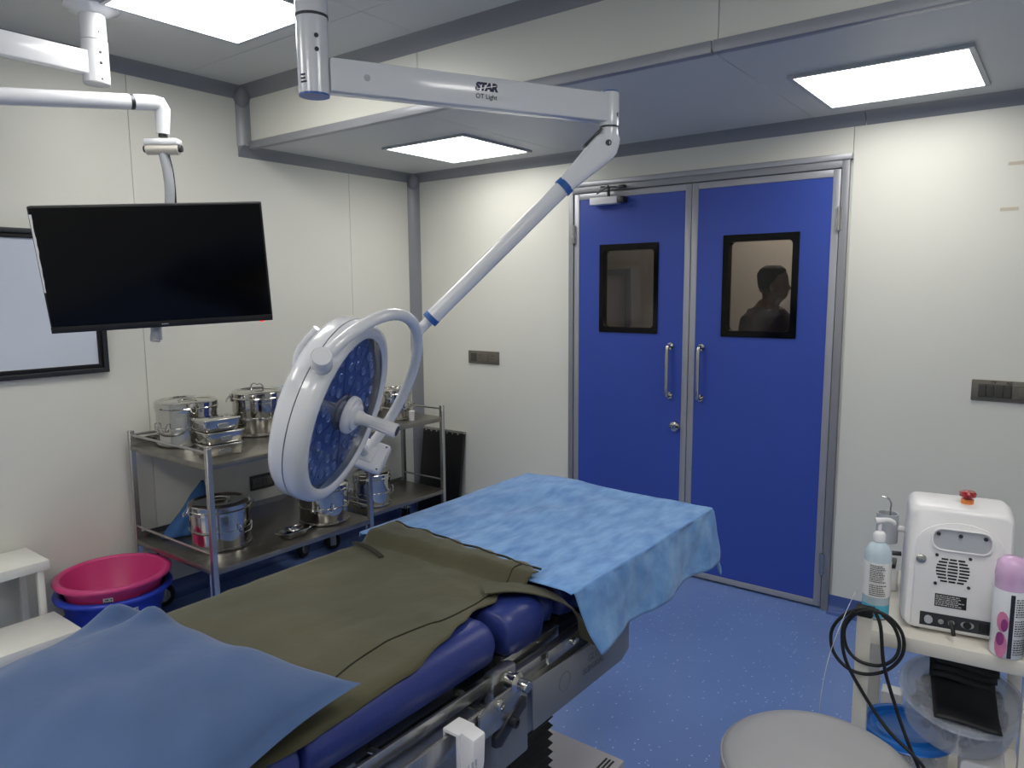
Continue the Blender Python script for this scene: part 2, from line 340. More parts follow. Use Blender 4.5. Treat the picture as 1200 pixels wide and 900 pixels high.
# ------------------------------------------------------------------ door frame and leaves
fr = MB()
fr.box((D0, -.018, 0), (D0+.032, .10, DH)).box((D1-.034, -.018, 0), (D1, .10, DH)).box((D0+.032, -.018, DH-.036), (D1-.034, .10, DH))
dfr = struct(fr.obj('trim_11', TRIM, bevel=.002), 'grey aluminium frame around the blue double door', 'door frame')
MB().box((D0-.005, -.026, DH-.001), (D1+.01, 0, DH+.026)).obj('header_strip', TRIML, dfr, bevel=.003)
def leaf(n, x0, x1, wx0, wx1, wz0, wz1, bez, hx, hinge_x, label):
    z0, z1 = .012, DH-.04; e = .034
    d = struct(MB().box((x0, -.012, z0), (x0+e, .035, z1)).box((x1-e, -.012, z0), (x1, .035, z1)).box((x0+e, -.012, z1-e), (x1-e, .035, z1)).box((x0+e, -.012, z0), (x1-e, .035, z0+e*.9)).obj('door_%d' % n, TRIML, bevel=.002), label, 'door')
    k = MB(); a0, a1, b0, b1 = x0+e, x1-e, z0+e*.9, z1-e; i = .012
    k.box((a0, -.008, b0), (wx0+i, .03, b1)).box((wx1-i, -.008, b0), (a1, .03, b1)).box((wx0+i, -.008, b0), (wx1-i, .03, wz0+i)).box((wx0+i, -.008, wz1-i), (wx1-i, .03, b1))
    k.obj('leaf_panel', DOOR, d, smooth=0)
    inn = rrect(wx0+bez[0], wx1-bez[1], wz0+.031, wz1-.036, .022); out = rrect(wx0, wx1, wz0, wz1, .004)
    MB().ring([(q[0], -.014, q[1]) for q in out], [(q[0], -.014, q[1]) for q in inn], (0, .05, 0)).obj('window_surround', SCREEN, d, smooth=30)
    MB().prism([(q[0], .008, q[1]) for q in rrect(wx0+bez[0]-.006, wx1-bez[1]+.006, wz0+.026, wz1-.031, .022)], (0, .006, 0)).obj('pane', TINT, d, smooth=0)
    h = MB().tube(spline([(hx, -.005, 1.295), (hx, -.035, 1.296), (hx, -.052, 1.28), (hx, -.054, 1.16), (hx, -.052, 1.035), (hx, -.035, 1.019), (hx, -.005, 1.02)], 6), .0105, 12).obj('door_handle', CHROME, d)
    for z in (1.295, 1.02): MB().cyl((hx, -.014, z), (hx, -.007, z), .019).obj('handle_rose', CHROME, h)
    for z in (1.93, .24): MB().cyl((hinge_x, -.022, z-.055), (hinge_x, -.022, z+.055), .008, 10).box((hinge_x-.014, -.02, z-.05), (hinge_x+.014, -.012, z+.05)).obj('hinge', STEEL, d, smooth=40)
    return d
dl = leaf(1, D0+.036, 2.066, 1.508, 1.88, 1.36, 1.863, (.024, .026), 1.962, D0+.034, 'left blue door leaf with the chrome lock and top closer')
dr = leaf(2, 2.070, D1-.038, 2.247, 2.631, 1.358, 1.881, (.03, .032), 2.142, D1-.036, 'right blue door leaf with a larger glazed panel')
lk = MB().lathe([(0, .03), (.012, .03), (.014, .024), (.026, .02), (.03, .008), (.03, 0)], 24, (2.0, -.008, .85), (0, -1, 0)).obj('lock', CHROME, dl)
MB().box((1.9985, -.0395, .844), (2.0015, -.0375, .856)).obj('keyhole', BLACK, lk, smooth=0)
MB().cyl((1.975, -.02, .853), (1.975, -.008, .853), .008).obj('lock_tab', CHROME, lk)
clo = thing('door_closer', 'small silver overhead door closer at the top of the left door leaf', 'door closer', (1.55, -.05, 2.1))
MB().box((1.47, -.068, 2.085), (1.645, -.013, 2.125)).obj('body', WHITEP, clo, bevel=.004)
MB().box((1.645, -.064, 2.088), (1.685, -.013, 2.122)).obj('end_cap', DULLM, clo, bevel=.004)
MB().obox((1.56, -.075, 2.163), V((.06, -.02, .02)), Y, Z, .05, .006, .004).obox((1.60, -.05, 2.178), V((-.1, -.02, .004)), Y, Z, .06, .006, .004).obj('arm', DULLM, clo)
MB().cyl((1.585, -.05, 2.125), (1.585, -.05, 2.18), .009, 12).obj('spindle', DULLM, clo)
MB().box((1.64, -.05, 2.168), (1.68, -.016, 2.186)).obj('arm_bracket', DULLM, clo, bevel=.002)

# ------------------------------------------------------------------ corridor behind the doors
struct(MB().box((.2, 1.75, 0), (4.6, 1.85, 2.7)).obj('wall_corridor', CORR, smooth=0), 'beige corridor wall seen through the door glass', 'wall')
struct(MB().box((.1, .12, 0), (.2, 1.85, 2.7)).obj('wall_corridor_left', CORR, smooth=0))
struct(MB().box((4.6, .12, 0), (4.7, 1.85, 2.7)).obj('wall_corridor_right', CORR, smooth=0))
struct(MB().box((.1, .12, 2.6), (4.7, 1.85, 2.7)).obj('ceiling_corridor', CEIL, smooth=0))
q = on(741, 315, 1, 1.75)
struct(MB().box((q.x-.9, 1.72, 0), (q.x-.85, 1.75, q.z)).box((q.x-.05, 1.72, 0), (q.x, 1.75, q.z)).box((q.x-.85, 1.72, q.z-.05), (q.x-.05, 1.75, q.z)).obj('trim_12', TRIM, bevel=.003), 'grey door frame on the corridor wall behind the glass', 'door frame')

# ------------------------------------------------------------------ ceiling lights
def panel_light(cx, cy, z, label, half=.3, m_=LIGHTM, gr='square ceiling light panels'):
    t = thing('ceiling_light', label, 'ceiling light', (cx, cy, z), gr)
    o_ = [(cx-half, cy-half, z-.012), (cx+half, cy-half, z-.012), (cx+half, cy+half, z-.012), (cx-half, cy+half, z-.012)]
    h = half-.018; i_ = [(cx-h, cy-h, z-.012), (cx+h, cy-h, z-.012), (cx+h, cy+h, z-.012), (cx-h, cy+h, z-.012)]
    MB().ring(o_, i_, (0, 0, .012)).obj('frame', GREYP, t, smooth=0)
    MB().box((cx-h, cy-h, z-.009), (cx+h, cy+h, z-.002)).obj('diffuser', m_, t, smooth=0)
panel_light(.885, -.53, ZS, 'lit square ceiling panel in the lowered ceiling near the room corner', .3, LIGHTS)
panel_light(3.095, -.53, ZS, 'lit ceiling panel in the lowered ceiling right of the double door', .3, LIGHTS)
panel_light(.97, -2.05, ZC, 'bright ceiling panel in the upper ceiling above the television')
panel_light(3.9, -2.35, ZC, 'added unseen fill panel in the upper ceiling right of the operating table')  # out of view, added with the next three to light the room evenly
panel_light(.97, -3.75, ZC, 'added unseen fill panel in the upper ceiling behind the viewer to the left')  # added fill light behind the camera
panel_light(2.42, -4.35, ZC, 'added unseen fill panel in the upper ceiling straight behind the viewer')  # another added fill panel, unseen
panel_light(3.9, -4.3, ZC, 'added unseen fill panel in the upper ceiling behind the viewer to the right')  # last of the added room fill panels, also unseen
panel_light(2.2, 1.25, 2.6, 'added unseen panel lighting the corridor behind the doors', .3, LIGHTC)  # unseen, added so the corridor wall is lit and the person stays darker

# ------------------------------------------------------------------ wall fittings
def socket_plate(t, o, right, up, wd, ht, n, blocks, frame_m=SWITCH):
    right, up, o = V(right), V(up), V(o); nn = right.cross(up)
    MB().obox(o+nn*.005, right, up, nn, wd/2, ht/2, .005).obj('cover_frame', frame_m, t, bevel=.004)
    iw = wd*.84; st = iw/n
    for k in range(n):
        c = o-right*(iw/2-st*(k+.5))+nn*.0105; b = blocks[k]
        pl = MB().obox(c, right, up, nn, st*.47, ht*.31, .0015).obj('module', PALESW if b == 'P' else (SWITCHD if b in 'RD' else SWITCH), t, bevel=.0008, seg=1)
        if b == 'S':
            for dx, dy, r in ((0, .014, .0035), (-.009, -.006, .003), (.009, -.006, .003)):
                MB().cyl(c+right*dx+up*dy+nn*.0012, c+right*dx+up*dy+nn*.0022, r, 10).obj('pin_hole', BLACK, pl)
        if b == 'R':
            for sgn in (-1, 1): MB().obox(c+right*st*.235*sgn+nn*.003, right, up, nn, st*.2, ht*.26, .003).obj('rocker', SWITCHD, pl, bevel=.0015, seg=1)
        if b == 'K': MB().obox(c+right*.004+nn*.003, right, up, nn, st*.2, ht*.2, .004).obj('rocker', PALESW if 0 else SWITCH, pl, bevel=.0015, seg=1)
t = thing('socket_plate', 'bronze-grey socket and switch plate on the wall left of the blue doors', 'socket', (.62, 0, 1.12))
socket_plate(t, (.622, 0, 1.163), X, Z, .262, .086, 4, 'DSKS')
t = thing('switch_plate', 'long grey switch plate with rockers on the wall right of the doors', 'switch', (3.53, 0, 1.12))
socket_plate(t, (3.535, 0, 1.163), X, Z, .30, .092, 4, 'RRKP')
text('marking', 'TV', .017, INKK, t, (3.466, -.0102, 1.2), X, Z, .0004)
text('marking', 'AC', .017, INKK, t, (3.523, -.0102, 1.2), X, Z, .0004)
text('marking', 'OT', .017, INKK, t, (3.585, -.0102, 1.2), X, Z, .0004)
t = thing('socket_plate', 'dark socket plate low on the left wall behind the trolley', 'socket', (0, -1.31, .46))
socket_plate(t, (0, -1.31, .505), Y, Z, .16, .088, 2, 'SK', SWITCHD)
for k, (x, y, l) in enumerate(((1192, 191, 'upper'), (1182, 245, 'lower'))):
    c = on(x, y, 1, 0); tag(MB().box((c.x-.03, -.0015, c.z-.007), (c.x+.035, 0, c.z+.007)).obj('tape_strip', TAPE, smooth=0), l+' of two short beige tape strips on the wall at right', 'tape')
t = thing('whiteboard', 'white glossy board in a dark double frame on the left wall behind the television', 'board', (0, -2.8, 1.23))
y0, y1, z0, z1 = -3.45, -2.122, 1.228, 1.893
def yzring(a, b, c, d, w): return [(0, a, c), (0, b, c), (0, b, d), (0, a, d)], [(0, a+w, c+w), (0, b-w, c+w), (0, b-w, d-w), (0, a+w, d-w)]
o_, i_ = yzring(y0, y1, z0, z1, .022); MB().ring(o_, i_, (.022, 0, 0)).obj('outer_frame', DULLM, t, bevel=.002)
o_, i_ = yzring(y0+.022, y1-.022, z0+.022, z1-.022, .02); MB().ring(o_, i_, (.014, 0, 0)).obj('inner_frame', BLACK, t, bevel=.002)
MB().box((0, y0+.042, z0+.042), (.006, y1-.042, z1-.042)).obj('board', BOARD, t, smooth=0)

# ================================================================== OPERATING TABLE
TX, PX0, PX1, PZ, PR = 2.4925, 2.175, 2.81, .92, .045
def padz(x):
    d = max(0, abs(x-TX)-((PX1-PX0)/2-PR)); d = min(d, PR*.999); return PZ-PR+math.sqrt(PR*PR-d*d)
tb = thing('operating_table', 'operating table with navy pads on a steel frame and black bellows column', 'operating table', (TX, -2.45, 0))
def pad(name, ya, yb, x0=PX0, x1=PX1, zt=PZ, zb=.835, r=PR):
    n = 8; pr = []
    for k in range(n): a = R(90*k/(n-1)); pr.append((x1-r+r*math.cos(a), zt-r+r*math.sin(a)))
    for k in range(n): a = R(90+90*k/(n-1)); pr.append((x0+r+r*math.cos(a), zt-r+r*math.sin(a)))
    pr += [(x0+.008, zb+.006), (x0+.02, zb), (x1-.02, zb), (x1-.008, zb+.006)]
    b = MB(); c = .03; cx = (x0+x1)/2; cz = (zt+zb)/2; rows = []
    for y, s in ((ya, .84), (ya+c*.3, .945), (ya+c, 1), (yb-c, 1), (yb-c*.3, .945), (yb, .84)): rows.append([(cx+(q[0]-cx)*(1-(1-s)*.25), y, cz+(q[1]-cz)*s) for q in pr])
    m_ = len(pr); vs_ = [q for r_ in rows for q in r_]; fs = [(i*m_+k, i*m_+(k+1) % m_, (i+1)*m_+(k+1) % m_, (i+1)*m_+k) for i in range(5) for k in range(m_)]
    fs += [tuple(range(m_-1, -1, -1)), tuple(5*m_+k for k in range(m_))]
    return b.add(vs_, fs).obj(name, PAD, tb, smooth=60)
pad('head_pad', -3.56, -3.105)
pad('back_pad', -3.095, -2.615)
pad('kidney_pad', -2.575, -2.435, zb=.82)
pad('seat_pad', -2.425, -2.375, zb=.835, x1=PX1-.015)
pad('leg_pad', -2.365, -1.66)
MB().box((PX0+.03, -3.54, .80), (PX1-.03, -2.60, .833)).obj('back_tray', BLACK, tb, bevel=.004)
MB().box((PX0+.03, -2.575, .78), (PX1-.02, -2.36, .819)).obj('seat_tray', STEEL, tb, bevel=.004)
MB().box((PX0+.03, -2.355, .80), (PX1-.03, -1.69, .833)).obj('leg_tray', BLACK, tb, bevel=.004)
for s, xx in ((1, 2.815), (-1, 2.165)):            # side rails with standoffs
    ra = MB().box((xx-.004, -3.35, .797), (xx+.004, -2.66, .823)).obj('side_rail', STEEL, tb, bevel=.002)
    for y in (-3.2, -2.95, -2.72): MB().cyl((xx-.04*s, y, .81), (xx, y, .81), .007, 10).obj('standoff', STEEL, ra)
# lower outer rail, plates and bolts on the near side
r2 = MB().box((2.838, -3.35, .745), (2.848, -2.665, .79)).obj('accessory_rail', STEEL, tb, bevel=.002)
for y in (-3.1, -2.70): MB().cyl((2.80, y, .775), (2.838, y, .775), .007, 10).obj('standoff', STEEL, r2)
pl = MB().prism([(2.850, -2.735, .735), (2.850, -2.63, .735), (2.850, -2.605, .76), (2.850, -2.60, .795), (2.850, -2.62, .803), (2.850, -2.70, .803), (2.850, -2.735, .79)], (.006, 0, 0)).obj('joint_plate', STEEL, tb, bevel=.001)
for y, z, r in ((-2.672, .785, .012),): MB().lathe([(r, 0), (r, .004), (r*.6, .006), (r*.5, .003), (0, .003)], 18, (2.856, y, z), X).obj('screw', CHROME, pl)
kn = MB().cyl((2.80, -2.612, .805), (2.85, -2.612, .805), .016).obj('pivot_bolt', CHROME, tb)
MB().lathe([(.02, 0), (.021, .006), (.013, .012), (.013, .03), (.011, .034), (0, .034)], 20, (2.85, -2.612, .805), X).obj('bolt_cap', CHROME, kn)
MB().box((2.80, -2.66, .76), (2.83, -2.58, .83)).obj('hinge_block', STEEL, tb, bevel=.008)
lv = MB().prism([(2.846, -2.69, .70), (2.846, -2.67, .693), (2.846, -2.585, .742), (2.846, -2.585, .762), (2.846, -2.60, .768), (2.846, -2.69, .722)], (.012, 0, 0)).obj('link_lever', DULLM, tb, bevel=.002)
MB().lathe([(.011, 0), (.011, .012), (.006, .013), (.006, .008), (0, .008)], 18, (2.858, -2.635, .732), X).obj('screw', DULLM, lv)
MB().box((2.80, -2.57, .765), (2.822, -2.08, .80)).obj('seat_side_rail', STEEL, tb, bevel=.003)
cl = MB().box((2.83, -2.475, .778), (2.838, -2.345, .81)).obj('clamp_plate', STEEL, tb, bevel=.002)
MB().lathe([(.009, 0), (.009, .004), (.005, .005), (.004, .002), (0, .002)], 18, (2.838, -2.375, .795), X).obj('screw', CHROME, cl)
MB().cyl((2.80, -2.43, .795), (2.833, -2.43, .795), .006, 10).obj('standoff', STEEL, cl)
# apron panel with the maker's mark
ap = MB().prism([(2.842, -2.545, .66), (2.842, -2.15, .655), (2.842, -2.112, .672), (2.842, -2.112, .752), (2.842, -2.545, .772)], (.004, 0, 0)).obj('apron_panel', DARKST, tb, bevel=.001)
MB().box((2.80, -2.545, .762), (2.842, -2.12, .766)).obj('apron_lip', STEEL, ap)
text('maker_mark', 'GLOBAL', .027, ETCH, ap, (2.846, -2.268, .728), Y, Z, .0005)
text('maker_mark', 'SURGICAL', .021, ETCH, ap, (2.846, -2.292, .703), Y, Z, .0005)
MB().ring([(2.8462, -2.420+.024*math.cos(R(a)), .718+.024*math.sin(R(a))) for a in range(0, 360, 20)], [(2.8462, -2.420+.0205*math.cos(R(a)), .718+.0205*math.sin(R(a))) for a in range(0, 360, 20)], (.0004, 0, 0)).obj('maker_ring', ETCH, ap, smooth=0)
MB().box((2.20, -2.95, .60), (2.79, -2.10, .765)).obj('under_frame', DARKST, tb, bevel=.006)
MB().box((2.79, -2.66, .615), (2.836, -2.55, .76)).obj('side_cover', DARKST, tb, bevel=.004)
# bellows column
bl = []
nb = 17; zz0, zz1 = .17, .60
for k in range(nb*2+1): bl.append((0 if k % 2 else .010, zz0+(zz1-zz0)*k/(nb*2)))
b = MB(); bx0, bx1, by0, by1 = 2.325, 2.672, -2.78, -2.235
for d, z in bl: b.v += [V((bx0-d, by0-d, z)), V((bx1+d, by0-d, z)), V((bx1+d, by1+d, z)), V((bx0-d, by1+d, z))]
for k in range(len(bl)-1): b.f += [(k*4+i, k*4+(i+1) % 4, k*4+4+(i+1) % 4, k*4+4+i) for i in range(4)]
b.f += [(3, 2, 1, 0), tuple((len(bl)-1)*4+i for i in range(4))]
b.obj('bellows', RUBBER, tb, smooth=0)
bs = MB().box((2.27, -3.05, .03), (2.712, -1.872, .165)).obj('base', BASEM, tb, bevel=.008)
for k in range(3): MB().box((2.66+k*.012, -1.96, .164), (2.666+k*.012, -1.90, .1668)).obj('vent_slot', BLACK, bs, smooth=0)
for x in (2.31, 2.67):
    for y in (-2.95, -1.95): MB().cyl((x, y, 0), (x, y, .031), .03).obj('foot', RUBBER, tb)
# white clip hooked over the accessory rail
kc = thing('rail_clamp', 'white plastic clamp hooked over the steel rail at the table side', 'clamp', (2.86, -2.80, .6))
MB().prism([(2.832, -2.815, .758), (2.832, -2.815, .80), (2.872, -2.815, .80), (2.872, -2.815, .73), (2.864, -2.815, .73), (2.864, -2.815, .7935), (2.8365, -2.815, .7935), (2.8365, -2.815, .758)], (0, .046, 0)).obj('hook', WHITEP, kc, bevel=.0012)
ar = MB().prism([(2.872, -2.812, .806), (2.905, -2.812, .80), (2.902, -2.812, .74), (2.885, -2.812, .64), (2.872, -2.812, .58), (2.852, -2.812, .58), (2.868, -2.812, .70)], (0, .036, 0)).obj('arm', WHITEP, kc, bevel=.005)
fine_print('raised_lettering', GREYP, ar, (2.9035, -2.80, .76), Z*-1, Y, .12, .03, 3, 5)

# ------------------------------------------------------------------ drapes
def solid(o, th): md = o.modifiers.new('thickness', 'SOLIDIFY'); md.thickness = th; md.offset = 1; return o
def nz(x, y, z, s): return noise.noise(V((x, y, z))*s)
ZD = PZ+.012
def drape_fn(u, v):
    s = -.03+u*(.73+.182); t = v*(.80+.175)           # s across, t along
    xl, xr, ya, yb = 2.168, 2.868, -2.425, -1.625
    x = xl+s; y = ya+t; hs = 0; ht = 0
    if s < 0: x = xl-.006+.1*s; hs = -s
    if x > xr and s > 0: hs = x-xr; x = xr+.10*hs*(1+.5*math.sin(y*17))
    if y > yb: ht = y-yb; y = yb+.08*ht
    if s > 0: y += .40*hs*(1-v)**2
    h = max(hs, ht)+.25*min(hs, ht)
    edge = min(1, max(0, (min(x-xl, xr-x, yb-y)+.02)/.05))
    wr = (.008*nz(x, y, 3, 7)+.005*nz(x+.4*y, y*.5, 9, 17)+.010*max(0, nz(x*.6-y, y*1.3+x, 4, 5)))*(1 if h < .01 else .3)*min(1, .15+t/.12)
    rad = .03
    if h < rad*1.57 and h > 0: z = ZD-rad*(1-math.cos(h/rad)) ; z = min(z, ZD)
    elif h > 0: z = ZD-rad-(h-rad*1.57)
    else: z = ZD
    if h == 0: z -= .016*(1-edge)**2
    fold = 0
    if hs > .02 and s > 0: x += .018*math.sin(y*19+1.2)*min(1, hs/.15)+.01*nz(y*4, hs*3, 1, 4); 
    if ht > .02: y += .02*math.sin(x*17)*min(1, ht/.15)
    crown = .018*math.exp(-((x-2.33)**2)/.02-((y+1.74)**2)/.03)
    return (x, y, z+wr*edge+crown*(h < .01)+.004)
dp = MB().grid(drape_fn, 110, 110).obj('drape_sheet', DRAPE, smooth=180)
solid(dp, .002); tag(dp, 'pale blue crinkled drape hanging over the foot end of the operating table', 'drape')

def green_edge(y):                                  # right hand edge of the olive cloth
    pts = [(-3.25, 2.80), (-3.1, 2.803), (-2.86, 2.797), (-2.74, 2.775), (-2.67, 2.755), (-2.60, 2.735), (-2.55, 2.745), (-2.50, 2.722), (-2.46, 2.752), (-2.37, 2.764)]
    for (a, p_), (b_, q_) in zip(pts, pts[1:]):
        if y <= b_: t = min(1, max(0, (y-a)/(b_-a))); t = t*t*(3-2*t); return p_+(q_-p_)*t
    return pts[-1][1]
def gz(x, y):
    far = max(0, min(1, (y+2.45)/.025))
    return padz(x)+.004+.029*far+.0045*max(0, nz(x*1.2, y*.8, 2, 9)+.2)+.003*max(0, nz(x*.5+y, y, 5, 14))
def green_fn(u, v):
    y = -3.22+v*(.83+.012*math.sin(u*30)); xl = 2.198+.012*math.sin(y*9); xr = green_edge(y); x = xl+(xr-xl)*u
    y += .05*(1-u)*v
    return (x, y, gz(x, y))
gc = MB().grid(green_fn, 70, 80).obj('green_sheet', GREEN, smooth=180, base=(TX, -2.8, .92))
solid(gc, .0025); tag(gc, 'olive green cotton sheet spread over the middle of the operating table', 'sheet')
seam = [on(px, py, 2, .928) for px, py in ((385, 800), (420, 772), (462, 748), (500, 732), (522, 727), (560, 706), (600, 680), (612, 674))]
seam = [(q.x, q.y, gz(q.x, q.y)+.003) for q in spline(seam, 6)]
MB().tube(seam, .0022, 6, flat=.9).obj('hem_seam', GREEND, gc)
def ribbon(pts, wd, th=.003):
    pts = spline(pts, 6); b = MB(); n = len(pts)
    for i, q in enumerate(pts):
        d = (pts[min(i+1, n-1)]-pts[max(i-1, 0)]).normalized(); sd = d.cross(Z).normalized(); up = sd.cross(d)
        for a, c in ((-1, 0), (1, 0), (1, 1), (-1, 1)): b.v.append(q+sd*wd/2*a+up*th*c)
    for i in range(n-1): b.f += [(i*4+k, i*4+(k+1) % 4, i*4+4+(k+1) % 4, i*4+4+k) for k in range(4)]
    b.f += [(3, 2, 1, 0), tuple(n*4-4+k for k in range(4))]; return b
ribbon([(2.70, -2.53, .938), (2.74, -2.485, .938), (2.785, -2.44, .925), (2.825, -2.395, .895), (2.85, -2.355, .84), (2.856, -2.335, .782)], .05).obj('strap', GREEN, gc, smooth=50)
ribbon([(2.21, -2.49, .934), (2.26, -2.495, .937), (2.31, -2.505, .935), (2.345, -2.515, .931)], .014).obj('strap', GREEND, gc, smooth=50)
MB().tube([(x, -2.39+.004*math.sin(x*60)+.05*(1-(x-2.2)/.56), gz(x, -2.40)+.001) for x in [2.215+.54*k/40 for k in range(41)]], .0032, 6).obj('far_hem', GREEND, gc)

# pillow
def pillow_fn(side):
    def f(u, v):
        a = u*2-1; b_ = v*2-1
        pin = 1+.10*(abs(a)**3)*(abs(b_)**3)-.0*(1-abs(b_)**2)*abs(a)**4-.04*(1-abs(a)**2)*abs(b_)**4
        hh = ((1-abs(a)**2.6)*(1-abs(b_)**2.6))**.55
        x = a*(.288 if a > 0 else .236)*pin*(1+.10*(1-b_)*(a > 0)*a); y = b_*.235*pin
        wr = .010*nz(x, y, 1, 8)+.008*nz(x*1.3+y*.5, y*1.2, 7, 10)
        if side > 0:
            wr += .030*math.exp(-((a+.72)**2)/.010-((b_-.66)**2)/.03)+.026*math.exp(-((a+.36)**2)/.012-((b_-.74)**2)/.02)-.012*math.exp(-((a+.54)**2)/.008-((b_-.6)**2)/.03)
            z = .085*hh+wr*min(1, hh*1.6)
        else: z = -.032*hh
        return (x, y, z)
    return f
pb = MB().grid(pillow_fn(1), 60, 50); pb2 = MB().grid(pillow_fn(-1), 60, 50); pb.add(pb2.v, [f[::-1] for f in pb2.f])
pb.xf(Matrix.Translation((2.548, -3.30, .958)) @ Matrix.Rotation(R(8), 4, 'Z') @ Matrix.Rotation(R(3), 4, 'X'))
po = pb.obj('pillow', PILLOW, smooth=180); tag(po, 'slate blue fabric pillow at the head end of the operating table', 'pillow')
md = po.modifiers.new('weld', 'WELD'); md.merge_threshold = .0008

# ================================================================== SURGICAL LIGHT
LC = V((1.904, -2.245, 1.225)); LN = V((.853, .429, -.298)).normalized()
LU = (Z-LN*LN.z).normalized(); LW = LU.cross(LN)
a0 = R(305); PA = LU*math.cos(a0)+LW*math.sin(a0); PB = PA.cross(LN)
YBv = LN*math.cos(R(75))+PB*math.sin(R(75)); YR = .36
colx, coly = 2.022, -2.413
piv = at(714, 131, 2.4)
sl = thing('surgical_light', 'white surgical light with a round blue LED head on a jointed ceiling arm', 'surgical light', (colx, coly, ZC))
MB().lathe([(.0, 0), (.13, 0), (.13, -.015), (.10, -.03), (.05, -.035), (.0, -.035)], 36, (colx, coly, ZC)).obj('ceiling_flange', WHITE, sl)
MB().cyl((colx, coly, ZC-.03), (colx, coly, 2.345), .0435, 32).obj('ceiling_tube', WHITE, sl)
MB().cyl((colx, coly, 2.3455), (colx, coly, 2.3395), .0445, 32).obj('joint_ring', DULLM, sl)
cu = MB().cyl((colx, coly, 2.339), (colx, coly, 2.142), .042, 32).obj('column_sleeve', WHITE, sl)
MB().cyl((colx, coly, 2.142), (colx, coly, 2.137), .041, 32).obj('end_cap', RINGB, cu)
tocam = (V((CAM.x, CAM.y, 0))-V((colx, coly, 0))).normalized(); side = V((-tocam.y, tocam.x, 0))
for z in (2.285, 2.25, 2.385):
    d = (tocam+side*.25).normalized(); MB().lathe([(.006, 0), (.006, .002), (.003, .0025), (.003, .0008), (0, .0008)], 14, V((colx, coly, z))+d*.0417, d).obj('screw', DULLM, cu)
d = (tocam-side*.75).normalized(); sdir = V((-d.y, d.x, 0))
fine_print('sticker', INK, cu, V((colx, coly, 2.19))+d*.0424-sdir*.01, sdir, Z, .02, .028, 3, 3)
P0 = V((colx, coly, 2.195)); P1 = V((piv.x, piv.y, 2.195)); bd = (P1-P0).normalized(); bn = bd.cross(Z)
bar = MB().obox((P0+P1)/2+bd*.01, bd, bn, Z, (P1-P0).length/2-.03, .028, .045).obj('horizontal_arm', WHITE, sl, bevel=.007)
s0 = .51; c = P0+bd*((P1-P0).length*s0)
best = min((abs((lambda q: 600+F_PX*(q-CAM).dot(RT)/(q-CAM).dot(FW))(P0+bd*k*.01+bn*.028)-571), k*.01) for k in range(90))
c = P0+bd*best[1]+bn*.028
text('maker_mark', 'STAR', .030, INK, bar, c+Z*.013, bd, Z, .0022, .18)
for k, dz in enumerate((.0075,)): MB().obox(c+Z*.0125+bd*.0+bn*.0012, (bd*1+Z*.22), bn, Z, .033, .0006, .0011).obj('mark_slash', WHITE, bar)
text('maker_mark', 'OT Light', .019, INKK, bar, c-Z*.014, bd, Z, .0002)
q = P0+bd*.14+bn*.028; MB().lathe([(.009, 0), (.009, .001), (.0075, .0018), (0, .0018)], 20, q, bn).obj('cover_plug', GREYP, bar)
hb = MB().lathe([(.0, .05), (.030, .05), (.032, .046), (.032, -.055), (.0, -.055)], 28, P1).obj('arm_end_housing', WHITE, sl, smooth=40)
MB().cyl(P1+Z*.0505, P1+Z*.054, .0295, 28).obj('end_cap', RINGB, hb)
q = P1+(bn+bd*.5).normalized()*.0315-Z*.022; MB().cyl(q, q+(bn+bd*.5).normalized()*.003, .007, 12).obj('screw', DULLM, hb)
MB().cyl(P1-Z*.055, P1-Z*.061, .031, 28).obj('joint_ring', DULLM, sl)
K0 = P1-Z*.105                                      # knuckle centre
YM = LC+YBv*YR                                      # where the arm meets the yoke
sd = (YM-K0).normalized(); kx = sd.cross(Z).normalized()
b = MB().lathe([(0, -.001), (.030, -.001), (.0315, -.012), (.0315, -.06), (.026, -.082), (.012, -.094), (0, -.096)], 26, P1-Z*.06); b.obj('knuckle', WHITE, sl, smooth=50)
AE = K0+sd*((YM-K0).length-.075)
def taper(b_, A, B, prof, seg=24, flat=1):
    d = B-A; l = d.length; return b_.lathe([(r, l*t) for t, r in prof], seg, A, d, sx=1, sy=1)
wl_ = K0+sd*.20; upn = kx.cross(sd).normalized()
# flattened tapering cover of the spring arm
b = MB(); n = 14; sec = []
for i in range(n):
    t = i/(n-1); cc = K0-sd*.028+sd*(.225*t); hw = .030-.002*t; hh_ = (.047*math.sin(R(25+65*min(1, t*4))) if t < .25 else .047-.019*((t-.25)/.75))
    for k in range(20):
        a = 2*math.pi*k/20; ca, sa = math.cos(a), math.sin(a); e = 2/3.2
        sec.append(cc+kx*hw*math.copysign(abs(ca)**e, ca)+upn*hh_*math.copysign(abs(sa)**e, sa))
b.add(sec, [(i*20+k, i*20+(k+1) % 20, i*20+20+(k+1) % 20, i*20+20+k) for i in range(n-1) for k in range(20)]+[tuple(range(19, -1, -1)), tuple((n-1)*20+k for k in range(20))])
cvr = b.obj('spring_arm_cover', WHITE, sl, smooth=45)
nearside = kx if kx.dot(CAM-K0) > 0 else -kx
MB().lathe([(.010, 0), (.010, .003), (.006, .004), (.006, .002), (0, .002)], 16, K0+nearside*.029+sd*.01, nearside).obj('pivot_screw', DULLM, cvr)
MB().obox(K0+sd*.03+upn*.048, sd, kx, upn, .04, .02, .004).obj('slot_cover', DULLM, cvr, bevel=.002)
MB().cyl(K0+sd*.195, K0+sd*.217, .0315, 26).obj('accent_ring', RINGB, sl)
MB().cyl(K0+sd*.21, AE, .0265, 26).obj('spring_arm', WHITE, sl)
MB().cyl(AE-sd*.004, AE+sd*.016, .0285, 26).obj('accent_ring', RINGB, sl)
MB().cyl(AE+sd*.01, YM, .017, 20).obj('arm_spigot', WHITE, sl)
